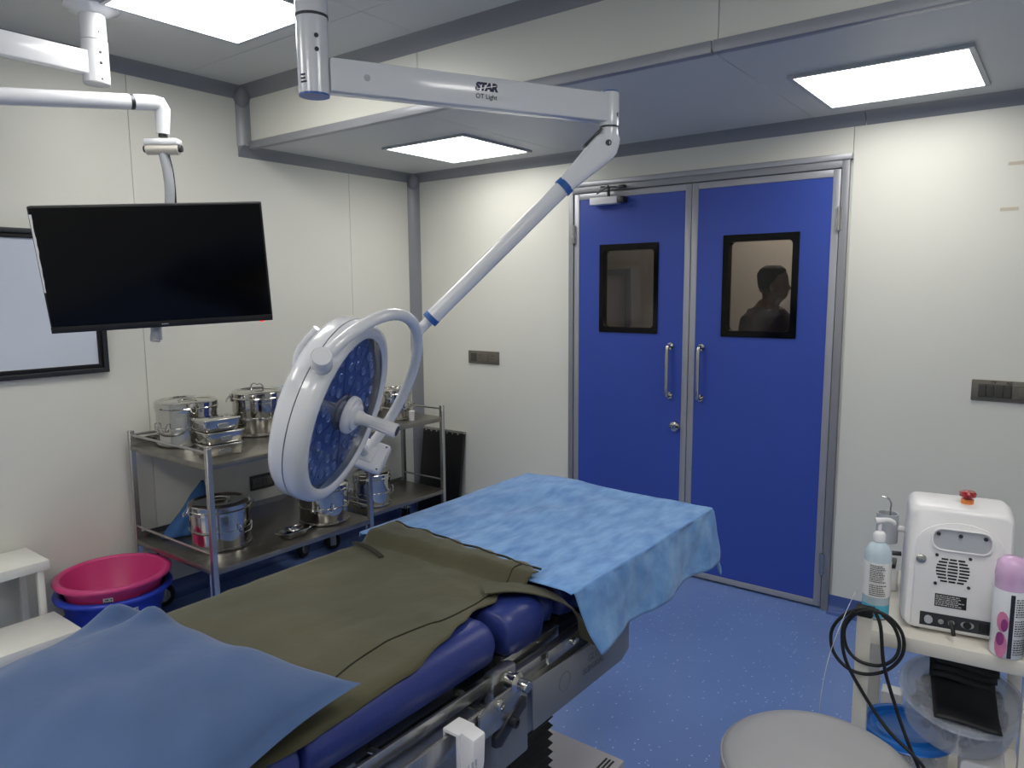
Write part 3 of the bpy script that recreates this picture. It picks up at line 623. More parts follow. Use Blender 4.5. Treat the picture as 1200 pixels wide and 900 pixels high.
# yoke
pts = [LC+(PA*math.cos(R(a))+YBv*math.sin(R(a)))*YR for a in range(-2, 184, 6)]
MB().tube(pts, .0185, 16).obj('yoke', WHITE, sl, smooth=80)
e0 = LC+PA*YR; kdir = (YBv*.28-LN*-.0+PA*.0-LN*.25); kdir = -(LN*-.35+PA*-.9).normalized()
MB().lathe([(0, -.035), (.026, -.035), (.030, -.028), (.030, .032), (.026, .04), (0, .04)], 26, e0-PA*.005, PA+LN*.25).obj('pivot_knob', WHITE, sl, smooth=40)
e1 = LC-PA*(YR-.01)
cb = MB().obox(e1+LN*.012-PA*.02, LN, PB, PA, .066, .056, .02).obj('control_box', WHITE, sl, bevel=.009, seg=3)
MB().cyl(e1+PA*.0, e1+PA*.075, .017, 18).obj('pivot_stub', WHITE, sl)
bx = e1+LN*.012-PA*.02
for i, s in enumerate(((.054, .044), (-.054, -.044), (.054, -.044), (-.054, .044))): MB().cyl(bx+LN*s[0]+PB*s[1]+PA*.0195, bx+LN*s[0]+PB*s[1]+PA*.0205, .0035, 10).obj('screw', BLACK, cb)
for s in (.012, .022): MB().cyl(bx-LN*.03+PB*(s-.03)+PA*.0195, bx-LN*.03+PB*(s-.03)+PA*.0207, .003, 10).obj('button', mat('green_key', (60, 140, 90), .4, noise_amt=.1, noise_scale=9), cb)
MB().obox(bx+PA*.0195, LN, PB, PA, .026, .03, .004).obj('mount_plate', WHITEP, cb, bevel=.003)
# lamp head
hd = MB().lathe([(.250, .004), (.256, .012), (.272, .015), (.288, .008), (.297, -.01), (.2985, -.032), (.2985, -.045)], 72, LC, LN); hd.f = [f for f in hd.f if len(f) == 4]
hd = hd.obj('bezel', WHITE, sl, smooth=60)
MB().lathe([(.2985, -.0485), (.2975, -.08), (.285, -.10), (.24, -.122), (.15, -.140), (.0, -.146)], 72, LC, LN).obj('back_shell', WHITE, sl, smooth=60)
MB().lathe([(.2955, -.044), (.2955, -.049)], 72, LC, LN).obj('shell_joint', DULLM, sl)
for s in (-1, 1):
    q = LC-LN*.14+(LU*.10+LW*.10*s); MB().tube(spline([q-LU*.1-LN*-.02, q-LN*.02+LU*.05, q+LU*.15+LN*.02], 6), .012, 10).obj('back_rib', WHITE, sl)
fcx = MB().lathe([(0, -.022), (.249, -.022), (.2495, -.030), (0, -.030)], 72, LC, LN).obj('face_backing', LAMPG, sl)
NP = 8; lens_me = None; core_me = None
for k in range(NP):                                 # eight reflector petals with lenses
    am = 2*math.pi*k/NP; dm = math.pi/NP; pts = []
    for a in (am-dm+.012, am-dm*.5, am, am+dm*.5, am+dm-.012): pts.append((.246, a))
    for a in (am+dm-.05, am, am-dm+.05): pts.append((.062, a))
    P3 = [LC-LN*.022+(LU*math.cos(a)+LW*math.sin(a))*r for r, a in pts]
    pt = MB().prism(P3, LN*.006).obj('reflector_petal', LAMPF, sl, bevel=.0015, seg=1)
    for r, offs in ((.105, (0,)), (.155, (-.17, .17)), (.205, (-.235, 0, .235))):
        for da in offs:
            cc = LC-LN*.016+(LU*math.cos(am+da)+LW*math.sin(am+da))*r
            le = MB().lathe([(.0165, 0), (.0165, .004), (.0145, .006), (.0125, .0035), (.0, .0018)], 14, cc, LN).obj('led_lens', LENS, pt, smooth=40)
MB().lathe([(0, .003), (.2505, .003), (.2505, .005), (0, .005)], 72, LC, LN).obj('cover_glass', GLASS, sl, smooth=40)
MB().lathe([(.0, -.018), (.036, -.018), (.036, .003), (0, .003)], 36, LC, LN).obj('handle_socket', GREYP, sl)
MB().lathe([(0, .005), (.058, .005), (.062, .009), (.062, .022), (.058, .027), (.046, .029), (.044, .033), (.044, .037), (.04, .040), (0, .040)], 40, LC, LN).obj('handle_hub', WHITE, sl, smooth=40)
hn = MB(); prof = [(.024, .038), (.024, .05), (.019, .062), (.0185, .10), (.021, .15), (.0225, .168), (.0215, .174), (.016, .175), (0, .175)]
hn.lathe(prof, 28, LC, LN); hn = hn.obj('sterile_handle', WHITEP, sl, smooth=45)
MB().cyl(LC+LN*.1752, LC+LN*.1765, .0165, 20).obj('handle_tip', DULLM, hn)
for k in range(6):
    a = k*math.pi/3; dd = LU*math.cos(a)+LW*math.sin(a); MB().tube([LC+LN*.09+dd*.0185, LC+LN*.16+dd*.0215], .0022, 6).obj('grip_rib', WHITEP, hn)

# ================================================================== TELEVISION ON ITS ARM
tR = V((.58, .813, .047)).normalized(); tN = V((.803, -.561, -.201)).normalized(); tU = tN.cross(tR).normalized(); tR = tU.cross(tN).normalized()
TP = V((.768, -2.236, 1.709)); TW, TH = .84, .495
tv = thing('television', 'large black flat television hanging from the ceiling arm at left', 'television', TP-tU*TH/2)
MB().obox(TP-tN*.022, tR, tU, tN, TW/2, TH/2, .02).obj('housing', BLACK, tv, bevel=.005)
MB().obox(TP-tN*.05, tR, tU, tN, TW/2-.12, TH/2-.1, .02).obj('back_cover', BLACK, tv, bevel=.01)
MB().obox(TP-tN*.001+tU*.010, tR, tU, tN, TW/2-.007, TH/2-.017, .0012).obj('screen', SCREEN, tv, smooth=0)
bz = MB().obox(TP-tN*.001-tU*(TH/2-.0135), tR, tU, tN, TW/2-.001, .0125, .004).obj('lower_bezel', BLACK, tv, bevel=.002)
fine_print('maker_mark', INKW, bz, TP+tN*.0028-tU*(TH/2-.018)-tR*.016, tR, tU, .035, .008, 1, 8)
MB().obox(TP+tR*(TW/2-.045)-tU*(TH/2+.002)-tN*.006, tR, tU, tN, .008, .002, .002).obj('standby_light', LEDRED, tv)
b = MB(); n = 14; pts = []
for k in range(n): pts.append(TP+tN*.0008-tR*(TW/2-.010-.009*abs(nz(k*.7, 1, 1, 1.3)))+tU*(TH/2-.03-k*.023))
vs_ = []
for k, q in enumerate(pts): vs_ += [TP+tN*.0008-tR*(TW/2-.004)+tU*(TH/2-.03-k*.023), q]
b.add(vs_, [(2*k, 2*k+1, 2*k+3, 2*k+2) for k in range(n-1)]); b.obj('peeling_film', PAPER, tv, smooth=0)
MB().obox(TP-tN*.075, tR, tU, tN, .1, .1, .008).obj('mount_plate', DULLM, tv, bevel=.002)

mc = V((.592, -2.338, 0))
ma = thing('monitor_arm', 'white jointed ceiling arm that carries the television', 'monitor arm', (mc.x, mc.y, ZC))
MB().lathe([(0, 0), (.098, 0), (.098, -.008), (.07, -.022), (.055, -.03), (0, -.03)], 32, (mc.x, mc.y, ZC)).obj('ceiling_flange', WHITE, ma)
MB().cyl((mc.x, mc.y, ZC-.02), (mc.x, mc.y, 2.585), .047, 28).obj('ceiling_tube', WHITE, ma)
ms = MB().cyl((mc.x, mc.y, 2.582), (mc.x, mc.y, 2.425), .0485, 28).obj('column_sleeve', WHITE, ma)
MB().cyl((mc.x, mc.y, 2.425), (mc.x, mc.y, 2.421), .047, 28).obj('end_cap', GREYP, ms)
tc_ = (V((CAM.x, CAM.y, 0))-mc).normalized(); ts_ = V((-tc_.y, tc_.x, 0))
for z, r in ((2.535, .006), (2.495, .006), (2.61, .003), (2.435, .004)):
    d = (tc_+ts_*.45).normalized(); MB().lathe([(r, 0), (r, .002), (r*.5, .003), (0, .003)], 12, V((mc.x, mc.y, z))+d*.0475, d).obj('screw', DULLM, ms)
A0 = V((mc.x, mc.y, 2.495)); EL = V((.60, -2.92, 2.495)); ad = (EL-A0).normalized()
MB().obox((A0+EL)/2+ad*.01, ad, ad.cross(Z), Z, (EL-A0).length/2-.02, .028, .043).obj('upper_arm', WHITE, ma, bevel=.006)
MB().cyl((EL.x, EL.y, 2.55), (EL.x, EL.y, 2.24), .04, 24).obj('elbow', WHITE, ma)
JT = at(190, 121, 3.0); E2 = V((EL.x, EL.y, 2.275)); ld = (JT-E2).normalized()
b0 = at(146, 120, 2.955); tt = (b0-E2).dot(ld)
MB().cyl(E2, E2+ld*(tt-.008), .0305, 24).obj('lower_arm', WHITE, ma)
MB().cyl(E2+ld*(tt-.008), E2+ld*(tt+.008), .0298, 24).obj('joint_ring', DULLM, ma)
JB = at(191, 157, 3.02)
MB().tube([E2+ld*(tt+.008), JT-ld*.035, JT-ld*.012-Z*.004, JT-Z*.025, JB], [.0305, .0305, .0315, .0305, .026], 20).obj('angle_elbow', WHITE, ma, smooth=50)
JC = at(191, 171, 3.02); hr = RT.copy(); hr.z = 0; hr.normalize()
MB().cyl(JB-Z*-.004, JB-Z*.014, .018, 18).obj('joint_ring', DULLM, ma)
cj = MB().obox(JC+Z*.014, hr, hr.cross(Z), Z, .07, .026, .013).obj('swivel_block', WHITE, ma, bevel=.006)
MB().cyl(JC-hr*.066-Z*.012, JC+hr*.066-Z*.012, .024, 22).obj('swivel_cylinder', CREAM, cj)
for s in (-1, 1): MB().lathe([(.015, 0), (.014, .012), (.008, .014), (0, .014)], 16, JC+hr*.066*s-Z*.012, hr*s).obj('swivel_bolt', DULLM, cj)
bk = TP-tN*.085
MB().tube(spline([JC-Z*.03, at(197, 205, 3.04), at(199, 235, 3.06), at(196, 300, 3.09), at(183, 385, 3.08), at(182, 400, 3.075)], 8), .0195, 16).obj('drop_pole', GREYP, ma, smooth=60)
q = at(183, 384, 3.075); MB().cyl(q, q-Z*.052, .0215, 18).obj('pole_cap', GREYP, ma)
MB().tube(spline([JC+hr*.02-Z*.03, at(203, 205, 3.06), at(206, 240, 3.07), at(203, 262, 3.06)], 8), .004, 8).obj('cable', BLACK, ma)

# ================================================================== STEEL TROLLEYS
def trolley(label, x0, x1, y0, y1, zl, zt, top, posts_r=.0125, caster=.062, cinset=0, hub=GREYP):
    t = thing('steel_trolley', label, 'trolley', ((x0+x1)/2, (y0+y1)/2, 0), 'steel shelf trolleys')
    for nm, z in (('lower_shelf', zl), ('top_shelf', zt)):
        s = MB().box((x0, y0, z-.026), (x1, y1, z)).obj(nm, SHELF, t, bevel=.003)
        MB().box((x0, y0, z), (x0+.004, y1, z+.03)).obj('back_lip', STEEL, s, smooth=0)
    for x in (x0+.012, x1-.012):
        for y in (y0+.012, y1-.012):
            MB().box((x-posts_r, y-posts_r, .16), (x+posts_r, y+posts_r, top)).obj('post', STEEL, t, bevel=.0015, seg=1)
    for nm, zs in (('guard_rail', (zl+.065, top-.022)),):
        for z in zs:
            for y in (y0+.012, y1-.012): MB().cyl((x0+.02, y, z), (x1-.02, y, z), .0065, 10).obj(nm, STEEL, t)
        MB().cyl((x0+.012, y0+.02, top-.022), (x0+.012, y1-.02, top-.022), .0065, 10).obj(nm, STEEL, t)
    for x in (x0+.015+cinset*.3, x1-.015-cinset*.3):
        for y, s in ((y0+.012, 1), (y1-.012, -1)):
            yc = y+s*((cinset if s > 0 else -.045) if cinset and x < (x0+x1)/2 else 0)
            c = MB().lathe([(caster*.62, -.016), (caster*.94, -.016), (caster, -.010), (caster, .010), (caster*.94, .016), (caster*.62, .016)], 26, (x, yc, caster), (1, -.45*s, 0), close=True).obj('caster', RUBBER, t)
            ax = V((1, -.45*s, 0)).normalized()
            MB().lathe([(0, -.013), (caster*.63, -.013), (caster*.63, .013), (0, .013)], 24, (x, yc, caster), ax).obj('wheel_disc', hub, c)
            for q in (-1, 1): MB().obox(V((x, yc, caster*1.35))+ax*.022*q, ax, ax.cross(Z), Z, .0018, .018, caster*.8).obj('fork', STEEL, c)
            MB().box((x-.03, yc-.03, caster*2.12), (x+.03, yc+.03, caster*2.12+.006)).cyl((x, yc, caster*2.1), (x, yc, zl-.02), .012, 10).obj('stem', STEEL, c)
    return t
trolley('large two-tier steel trolley crowded with drums in front of the left wall', .045, .765, -2.075, -1.135, .38, .86, .932, cinset=.085)
trolley('smaller two-tier steel trolley in the corner beside the black board', .10, .49, -.917, -.255, .30, .785, .862, caster=.05, hub=DULLM)

def drum(label, x, y, z, r, h, rot=0, lid=True, handle_up=False):
    t = thing('sterilising_drum', label, 'drum', (x, y, z), 'steel sterilising drums', local=True, rotz=R(rot))
    lz = h*.80
    MB().lathe([(0, .001), (r*.96, .001), (r, .008), (r, lz), (r*.97, lz), (r*.97, .012), (0, .012)], 48).obj('body', CHROME, t)
    for zz in (h*.05, h*.40): MB().lathe([(r, -.006), (r+.005, -.004), (r+.005, .004), (r, .006)], 48, (0, 0, zz)).obj('band', CHROME, t)
    L_ = MB().lathe([(r+.003, lz-.012), (r+.004, lz+.004), (r+.004, h*.93), (r-.004, h*.965), (r*.86, h*.975), (r*.80, h*.945), (r*.30, h*.945), (r*.26, h*.965), (0, h*.97)], 48).obj('lid', CHROME, t)
    MB().lathe([(r+.004, -.004), (r+.0075, 0), (r+.004, .004)], 48, (0, 0, lz+.006)).obj('lid_band', CHROME, L_)
    if handle_up: pts = spline([(-.04, 0, h*.96), (-.042, 0, h+.014), (-.02, 0, h+.026), (0, 0, h+.02), (.02, 0, h+.026), (.042, 0, h+.014), (.04, 0, h*.96)], 5)
    else: pts = spline([(-.045, 0, h*.97), (-.04, .028, h*.985), (0, .042, h*.985), (.04, .028, h*.985), (.045, 0, h*.97)], 6)
    MB().tube(pts, .0032, 8).obj('lid_handle', CHROME, L_)
    for s in (0, 180):
        a = R(s); d = V((math.cos(a), math.sin(a), 0)); e = V((-d.y, d.x, 0))
        MB().tube(spline([d*r+e*.04+Z*h*.52, d*(r+.010)+e*.041+Z*h*.50, d*(r+.014)+e*.03+Z*h*.36, d*(r+.014)+Z*h*.34, d*(r+.014)-e*.03+Z*h*.36, d*(r+.010)-e*.041+Z*h*.50, d*r-e*.04+Z*h*.52], 5), .003, 8).obj('side_handle', CHROME, t)
    for s in (62, 242):
        a = R(s); d = V((math.cos(a), math.sin(a), 0)); e = V((-d.y, d.x, 0))
        lt_ = MB().obox(d*(r+.008)+Z*(lz+.012), d, e, Z, .004, .013, .022).obj('latch', CHROME, t, bevel=.002)
        MB().tube(spline([d*(r+.012)+e*.01+Z*(lz+.02), d*(r+.03)+e*.012+Z*(lz+.0), d*(r+.032)+Z*(lz-.012), d*(r+.03)-e*.012+Z*(lz+.0), d*(r+.012)-e*.01+Z*(lz+.02)], 4), .002, 6).obj('latch_wire', CHROME, lt_)
    return t
drum('polished steel drum at the left end of the top shelf behind the small boxes', .235, -1.865, .86, .142, .228, -80)
drum('steel drum with a raised lid handle on the top shelf beside the pump bottle', .315, -1.515, .86, .128, .242, 10, handle_up=True)
drum('squat steel drum on the lower shelf in front of the blue cloth', .465, -1.855, .38, .140, .232, 20)
drum('steel drum on the lower shelf directly under the surgical light head', .575, -1.315, .38, .128, .225, -35)
drum('smaller steel drum on the lower shelf of the corner trolley', .35, -.775, .30, .112, .215, 30)
drum('steel drum on the top shelf of the corner trolley beside the white cup', .262, -.475, .785, .106, .205, 60)

def tray_box(label, x, y, z, rot, wd=.18, dp=.125, ht=.046):
    t = thing('instrument_box', label, 'instrument box', (x, y, z), 'small steel instrument boxes', local=True, rotz=R(rot))
    b = MB(); rows = ((0, .86, .86), (.004, .9, .9), (ht, 1, 1))
    for zz, sx, sy in rows:
        for q in rrect(-wd/2*sx, wd/2*sx, -dp/2*sy, dp/2*sy, .02, 5): b.v.append(V((q[0], q[1], zz)))
    n = 20; b.f = [(i*n+k, i*n+(k+1) % n, i*n+n+(k+1) % n, i*n+n+k) for i in range(2) for k in range(n)]+[tuple(range(n-1, -1, -1)), tuple(2*n+k for k in range(n))]
    b.obj('tray', CHROME, t)
    l = MB().prism([(q[0], q[1], ht+.0005) for q in rrect(-wd/2-.004, wd/2+.004, -dp/2-.004, dp/2+.004, .022, 5)], (0, 0, .009)).obj('lid', CHROME, t, bevel=.003)
    MB().tube(spline([(-.035, 0, ht+.009), (-.03, 0, ht+.0115), (.03, 0, ht+.0115), (.035, 0, ht+.009)], 4), .002, 6).obj('lid_handle', CHROME, l)
    for s in (-1, 1): MB().tube(spline([(s*wd*.40, -dp*.28, ht*.9), (s*(wd*.5+.008), -dp*.26, ht*.5), (s*(wd*.5+.012), 0, ht*.3), (s*(wd*.5+.008), dp*.26, ht*.5), (s*wd*.40, dp*.28, ht*.9)], 5), .002, 6).obj('bail_handle', CHROME, t)
    MB().box((-.028, -dp/2-.0015, ht*.3), (.028, -dp/2+.006, ht*.75)).obj('label_holder', STEEL, t, bevel=.001, seg=1)
for k, (nm, dx) in enumerate((('lowest', 0), ('middle', .004), ('topmost', -.006))):
    tray_box(nm+' of three small steel instrument boxes stacked on the top shelf', .60+dx, -1.915+dx, .8605+k*.0585, 90-8+3*k)
# pump bottle with blue pump on the shelf
def pump_bottle(label, x, y, z, r, h, bodym, pumpm, rot, lab=None, fill=None):
    t = thing('pump_bottle', label, 'bottle', (x, y, z), None, local=True, rotz=R(rot))
    MB().lathe([(0, .001), (r*.92, .001), (r, .006), (r, h*.62), (r*.95, h*.68), (r*.7, h*.735), (r*.42, h*.76), (r*.42, h*.78), (0, h*.78)], 36).obj('bottle_body', bodym, t, smooth=50)
    pm = MB().lathe([(0, h*.77), (r*.46, h*.77), (r*.46, h*.84), (r*.34, h*.86), (r*.14, h*.87), (r*.14, h*.945), (0, h*.945)], 24).obj('pump_collar', pumpm, t, smooth=50)
    MB().tube(spline([(r*.35, 0, h*.965), (0, 0, h*.972), (-r*.6, 0, h*.98), (-r*1.0, 0, h*.962), (-r*1.08, 0, h*.94)], 5), [r*.3-r*.19*k/20 for k in range(21)], 12, flat=.9).obj('pump_head', pumpm, pm, smooth=60)
    if fill: MB().lathe([(0, .003), (r*1.004, .007), (r*1.004, h*fill), (0, h*fill)], 36).obj('contents', TEAL, t, smooth=50)
    return t
pump_bottle('small dark pump bottle with a pale blue pump behind the drum on the top shelf', .30, -1.335, .86, .034, .235, mat('dark_bottle_liquid', (52, 44, 26), .15, noise_amt=.1, noise_scale=8), mat('pale_blue_pump', (110, 170, 214), .4, noise_amt=.05, noise_scale=8), -140)
t = thing('medicine_cup', 'small white plastic cup on the top shelf of the corner trolley', 'cup', (.405, -.47, .7855))
MB().lathe([(.016, 0), (.019, .06), (.0205, .062), (.0175, .062), (.015, .004), (0, .004), (0, 0)], 24, (.405, -.47, .7855)).obj('cup_wall', WHITEP, t)
MB().lathe([(.0205, 0), (.022, .002), (.0205, .004)], 24, (.405, -.47, .842)).obj('rim', WHITEP, t)
# kidney dish and small bowl
t = thing('kidney_dish', 'shiny steel kidney dish at the front edge of the lower trolley shelf', 'dish', (.665, -1.575, .38))
b = MB(); n = 40; rows = ((0, .62, 0), (.004, .7, 0), (.034, 1, 0), (.036, 1.07, 0), (.034, 1.0, 0), (.006, .66, 0), (.004, .3, 0))
for z, s, _ in rows:
    for k in range(n):
        a = 2*math.pi*k/n; rr = 1-.28*math.exp(-((a-math.pi*.5)/.6)**2); b.v.append(V((.665+.052*s*rr*math.sin(a), -1.575+.10*s*math.cos(a), .3805+z)))
b.f = [(i*n+k, i*n+(k+1) % n, i*n+n+(k+1) % n, i*n+n+k) for i in range(len(rows)-1) for k in range(n)]+[tuple(range(n-1, -1, -1)), tuple((len(rows)-1)*n+k for k in range(n))]
b.obj('dish_body', CHROME, t, smooth=60)
MB().tube([(.665+.052*1.06*(1-.28*math.exp(-((2*math.pi*k/n-math.pi*.5)/.6)**2))*math.sin(2*math.pi*k/n), -1.575+.10*1.06*math.cos(2*math.pi*k/n), .416) for k in range(n)], .002, 6, closed=True).obj('rolled_rim', CHROME, t)
bw = MB().lathe([(0, 0), (.03, 0), (.036, .004), (.052, .036), (.055, .038), (.05, .036), (.034, .007), (0, .005)], 32, (0, 0, 0), sx=1, sy=1.15)
bw.xf(Matrix.Translation((.657, -1.56, .3915)) @ Matrix.Rotation(R(5), 4, 'X') @ Matrix.Scale(.66, 4))
tag(bw.obj('steel_bowl', CHROME, smooth=50), 'small polished bowl resting inside the kidney dish', 'bowl')
# blue cloth bundle behind the squat drum
def bundle(u, v):
    a = 2*math.pi*u; h = v; r = (.112*(1-h)**1.0+.004)*(1+.30*nz(math.cos(a)*1.5, math.sin(a)*1.5, h*2, 1.6))*(1 if v > 0 else 0)
    if v == 0: r = .118*(1+.15*math.sin(3*a))
    return (.165+r*.72*math.cos(a)+.03*h, -1.845+r*1.15*math.sin(a)+.06*h, .3855+.255*h)
b = MB().grid(bundle, 40, 18); tb_ = b.obj('cloth_bundle', CLOTHB, smooth=80); tag(tb_, 'crumpled blue cloth bundle standing behind the squat drum on the lower shelf', 'cloth')
solid(tb_, .003)
# black panel leaning in the corner
t = thing('black_board', 'tall black board with a silver top edge leaning in the room corner', 'board', (.26, -.1, 0))
MBx = Matrix.Translation((.265, -.10, 0)) @ Matrix.Rotation(R(-7.5), 4, 'X')
MB().box((-.19, -.012, .004), (.19, .012, .635)).xf(MBx).obj('panel', BLACK, t, bevel=.003)
MB().box((-.192, -.015, .632), (.192, .015, .648)).xf(MBx).obj('top_edge', STEEL, t, bevel=.003)
for k in range(7): MB().box((-.165+k*.05, -.0165, .622), (-.150+k*.05, -.012, .634)).xf(MBx).obj('edge_clip', STEEL, t)

# ================================================================== BASINS AND STEP STOOL
def basin(name, label, x, y, z, rt, rb, h, m_, lab_ang):
    t = thing(name, label, 'basin', (x, y, z))
    MB().lathe([(0, 0), (rb-.01, 0), (rb, .008), (rt-.012, h-.012), (rt-.012, h-.004), (rt-.016, h-.004), (rb-.006, .014), (rb-.016, .006), (0, .006)], 64, (x, y, z)).obj('bowl', m_, t, smooth=50)
    MB().lathe([(rt-.016, h-.008), (rt-.012, h), (rt, h+.003), (rt+.012, h-.001), (rt+.016, h-.010), (rt+.013, h-.018), (rt+.009, h-.013), (rt, h-.008)], 64, (x, y, z), close=True).obj('rim', m_, t, smooth=70)
    a = R(lab_ang); f0, f1 = .58, .84; b = MB(); vs_ = []
    for k in range(7):
        aa = a+(k-3)*.032
        for f in (f0, f1): r = rb+(rt-.012-rb)*f+.0015; vs_.append((x+r*math.cos(aa), y+r*math.sin(aa), z+.008+(h-.02)*f))
    b.add(vs_, [(2*k, 2*k+2, 2*k+3, 2*k+1) for k in range(6)]); lb = b.obj('price_label', PAPER, t, smooth=60)
    b = MB(); rnd = random.Random(lab_ang)
    for j in range(4):
        for k in range(5):
            if rnd.random() < .75:
                a1 = a-.085+k*.033; f = f0+.03+j*.058; q = []
                for aa, ff in ((a1, f), (a1+.025, f), (a1+.025, f+.03), (a1, f+.03)): r = rb+(rt-.012-rb)*ff+.0025; q.append((x+r*math.cos(aa), y+r*math.sin(aa), z+.008+(h-.02)*ff))
                b.add(q, [(0, 1, 2, 3)])
    b.obj('printed_marks', INK, lb, smooth=0)
basin('plastic_basin', 'round blue plastic basin on the floor under the pink basin', .265, -2.285, .002, .232, .165, .262, BLUEP, -4)
basin('plastic_basin', 'round pink plastic basin stacked inside the blue basin', .268, -2.285, .090, .230, .155, .240, PINK, -31)

st = thing('step_stool', 'white two-step metal footstool against the left wall', 'step stool', (.29, -2.78, 0))
SY0, SY1 = -3.0, -2.545
for nm, x0, x1, z in (('upper_step', .02, .278, .468), ('lower_step', .278, .56, .235)): MB().box((x0, SY0, z-.042), (x1, SY1, z)).obj(nm, STEPW, st, bevel=.003)
for y in (SY0+.035, SY1-.035):
    for x, z in ((.045, .426), (.255, .426), (.53, .193)): MB().box((x-.013, y-.013, .004), (x+.013, y+.013, z)).obj('leg', STEPW, st, bevel=.002)
    MB().box((.058, y-.01, .09), (.517, y+.01, .112)).obj('side_bar', STEPW, st, bevel=.002)

# ================================================================== STOOL
sx_, sy_, sz_ = 3.36, -2.262, .655
t = thing('round_stool', 'round grey padded stool in front of the equipment cart', 'stool', (sx_, sy_, 0))
MB().lathe([(0, -.085), (.17, -.085), (.186, -.078), (.190, -.062), (.190, -.028), (.186, -.012), (.174, -.003), (.15, .001), (0, .003)], 72, (sx_, sy_, sz_)).obj('cushion', STOOL, t, smooth=60)
for z in (-.018, -.074): MB().tube([(sx_+.1885*math.cos(R(a)), sy_+.1885*math.sin(R(a)), sz_+z) for a in range(0, 360, 5)], .0026, 6, closed=True).obj('piping', STOOL, t)
MB().cyl((sx_, sy_, .14), (sx_, sy_, sz_-.085), .02, 18).obj('pillar', CHROME, t)
for k in range(5):
    a = R(72*k+20); d = V((math.cos(a), math.sin(a), 0)); c0 = V((sx_, sy_, 0))
    lg = MB().tube([c0+Z*.15, c0+d*.12+Z*.125, c0+d*.25+Z*.085], [.019, .016, .013], 10).obj('leg', CHROME, t)
    MB().cyl(c0+d*.25+Z*.028-V((-d.y, d.x, 0))*.018, c0+d*.25+Z*.028+V((-d.y, d.x, 0))*.018, .0275, 16).obj('caster', RUBBER, t)

# ================================================================== EQUIPMENT CART
CX0, CX1, CY0, CY1, CZ, LZ = 3.345, 3.72, -1.88, -1.42, .785, .34
ct = thing('equipment_cart', 'cream metal cart with two shelves at the right edge', 'cart', ((CX0+CX1)/2, (CY0+CY1)/2, 0))
for nm, z in (('top_shelf', CZ), ('lower_shelf', LZ)): MB().box((CX0, CY0, z-.036), (CX1, CY1, z)).obj(nm, CREAM, ct, bevel=.003)
for x in (CX0+.016, CX1-.016):
    for y in (CY0+.016, CY1-.016):
        po = MB().box((x-.0165, y-.0165, .10), (x+.0165, y+.0165, CZ+.028)).obj('post', CREAM, ct, bevel=.002)
        MB().box((x-.0185, y-.0185, CZ+.0285), (x+.0185, y+.0185, CZ+.04)).obj('post_cap', BLACK, po, bevel=.004)
        cs = MB().cyl((x-.012, y, .04), (x+.012, y, .04), .04, 20).obj('caster', RUBBER, ct)
        MB().cyl((x, y, .06), (x, y, .10), .01, 10).obj('caster_stem', STEEL, cs)
# machine ------------------------------------------------------------
mcx, mcy, mrot = 3.541, -1.695, R(4)
mt = thing('laser_unit', 'white boxy medical unit with rear vents and a red stop button on the cart', 'medical device', (mcx, mcy, CZ+.0005), local=True, rotz=mrot)
W2, DPT, HT = .114, .125, .296
def msec(y):       # outline of the shell at depth y (local), narrower to the back and front
    k = 1-.10*max(0, (abs(y)-.04)/.09)**2; return k
b = MB(); n = 4*6; ys_ = [-DPT, -DPT+.004, -DPT+.014, -.05, 0, .05, DPT-.02, DPT]
sc = [(.93, .955), (.965, .975), (1, .99), (1.03, 1), (1.04, 1), (1.02, .985), (.96, .94), (.90, .88)]
for y, (sx, sz) in zip(ys_, sc):
    for q in rrect(-W2*sx, W2*sx, .008, .008+HT*sz, .022, 6): b.v.append(V((q[0]*(1-.06*(q[1]/HT)), y+.03*(q[1]/HT)*(1 if y < -.04 else 0), q[1])))
b.f = [(i*n+k, i*n+(k+1) % n, i*n+n+(k+1) % n, i*n+n+k) for i in range(len(ys_)-1) for k in range(n)]+[tuple(range(n-1, -1, -1)), tuple((len(ys_)-1)*n+k for k in range(n))]
ms_ = b.obj('shell', WHITEP, mt, smooth=40)
tl = .03/HT; bu = V((0, tl, 1)).normalized(); bn_ = V((0, -1, tl)).normalized(); bo = V((0, -DPT, 0))
def bp(x, z, l=0): return V((x, -DPT+.03*(z/HT), z))+bn_*l
# raised arched back panel
arch = [(-.093, .012), (.093, .012), (.090, .20)]+[(.090*math.cos(R(a)), .215+.055*math.sin(R(a))) for a in range(10, 171, 16)]+[(-.090, .20)]
arch[2:] = [(q[0], min(q[1], .272)) for q in arch[2:]]
pn = MB().prism([bp(q[0], q[1], .0002) for q in arch], bn_*.006).obj('back_panel', GREYP if 0 else WHITEP, mt, bevel=.002)
hg = rrect(-.055, .062, .205, .252, .02, 6)
MB().prism([bp(q[0], q[1], .0066) for q in hg], bn_*.0006).obj('grip_recess', GREYP, pn, smooth=0)
MB().ring([bp(q[0], q[1], .0066) for q in rrect(-.059, .066, .201, .256, .022, 6)], [bp(q[0], q[1], .0066) for q in hg], bn_*.005).obj('grip_rim', WHITEP, pn, bevel=.001, seg=1)
for x in (-.045, 0, .05): MB().cyl(bp(x, .241, .007), bp(x, .241, .010), .0045, 12).obj('screw', DULLM, pn)
for k in range(8):
    z = .182-k*.0075; hw = .036*math.sqrt(max(.2, 1-((k-3.5)/5)**2)); segs = 3
    for s in range(segs):
        x0 = -.012-hw+2*hw*s/segs+.0015; x1 = -.012-hw+2*hw*(s+1)/segs-.0015
        MB().prism([bp(x, zz, .0066) for x, zz in ((x0, z-.002), (x1, z-.002), (x1, z+.002), (x0, z+.002))], bn_*.0006).obj('vent_slot', BLACK, pn, smooth=0)
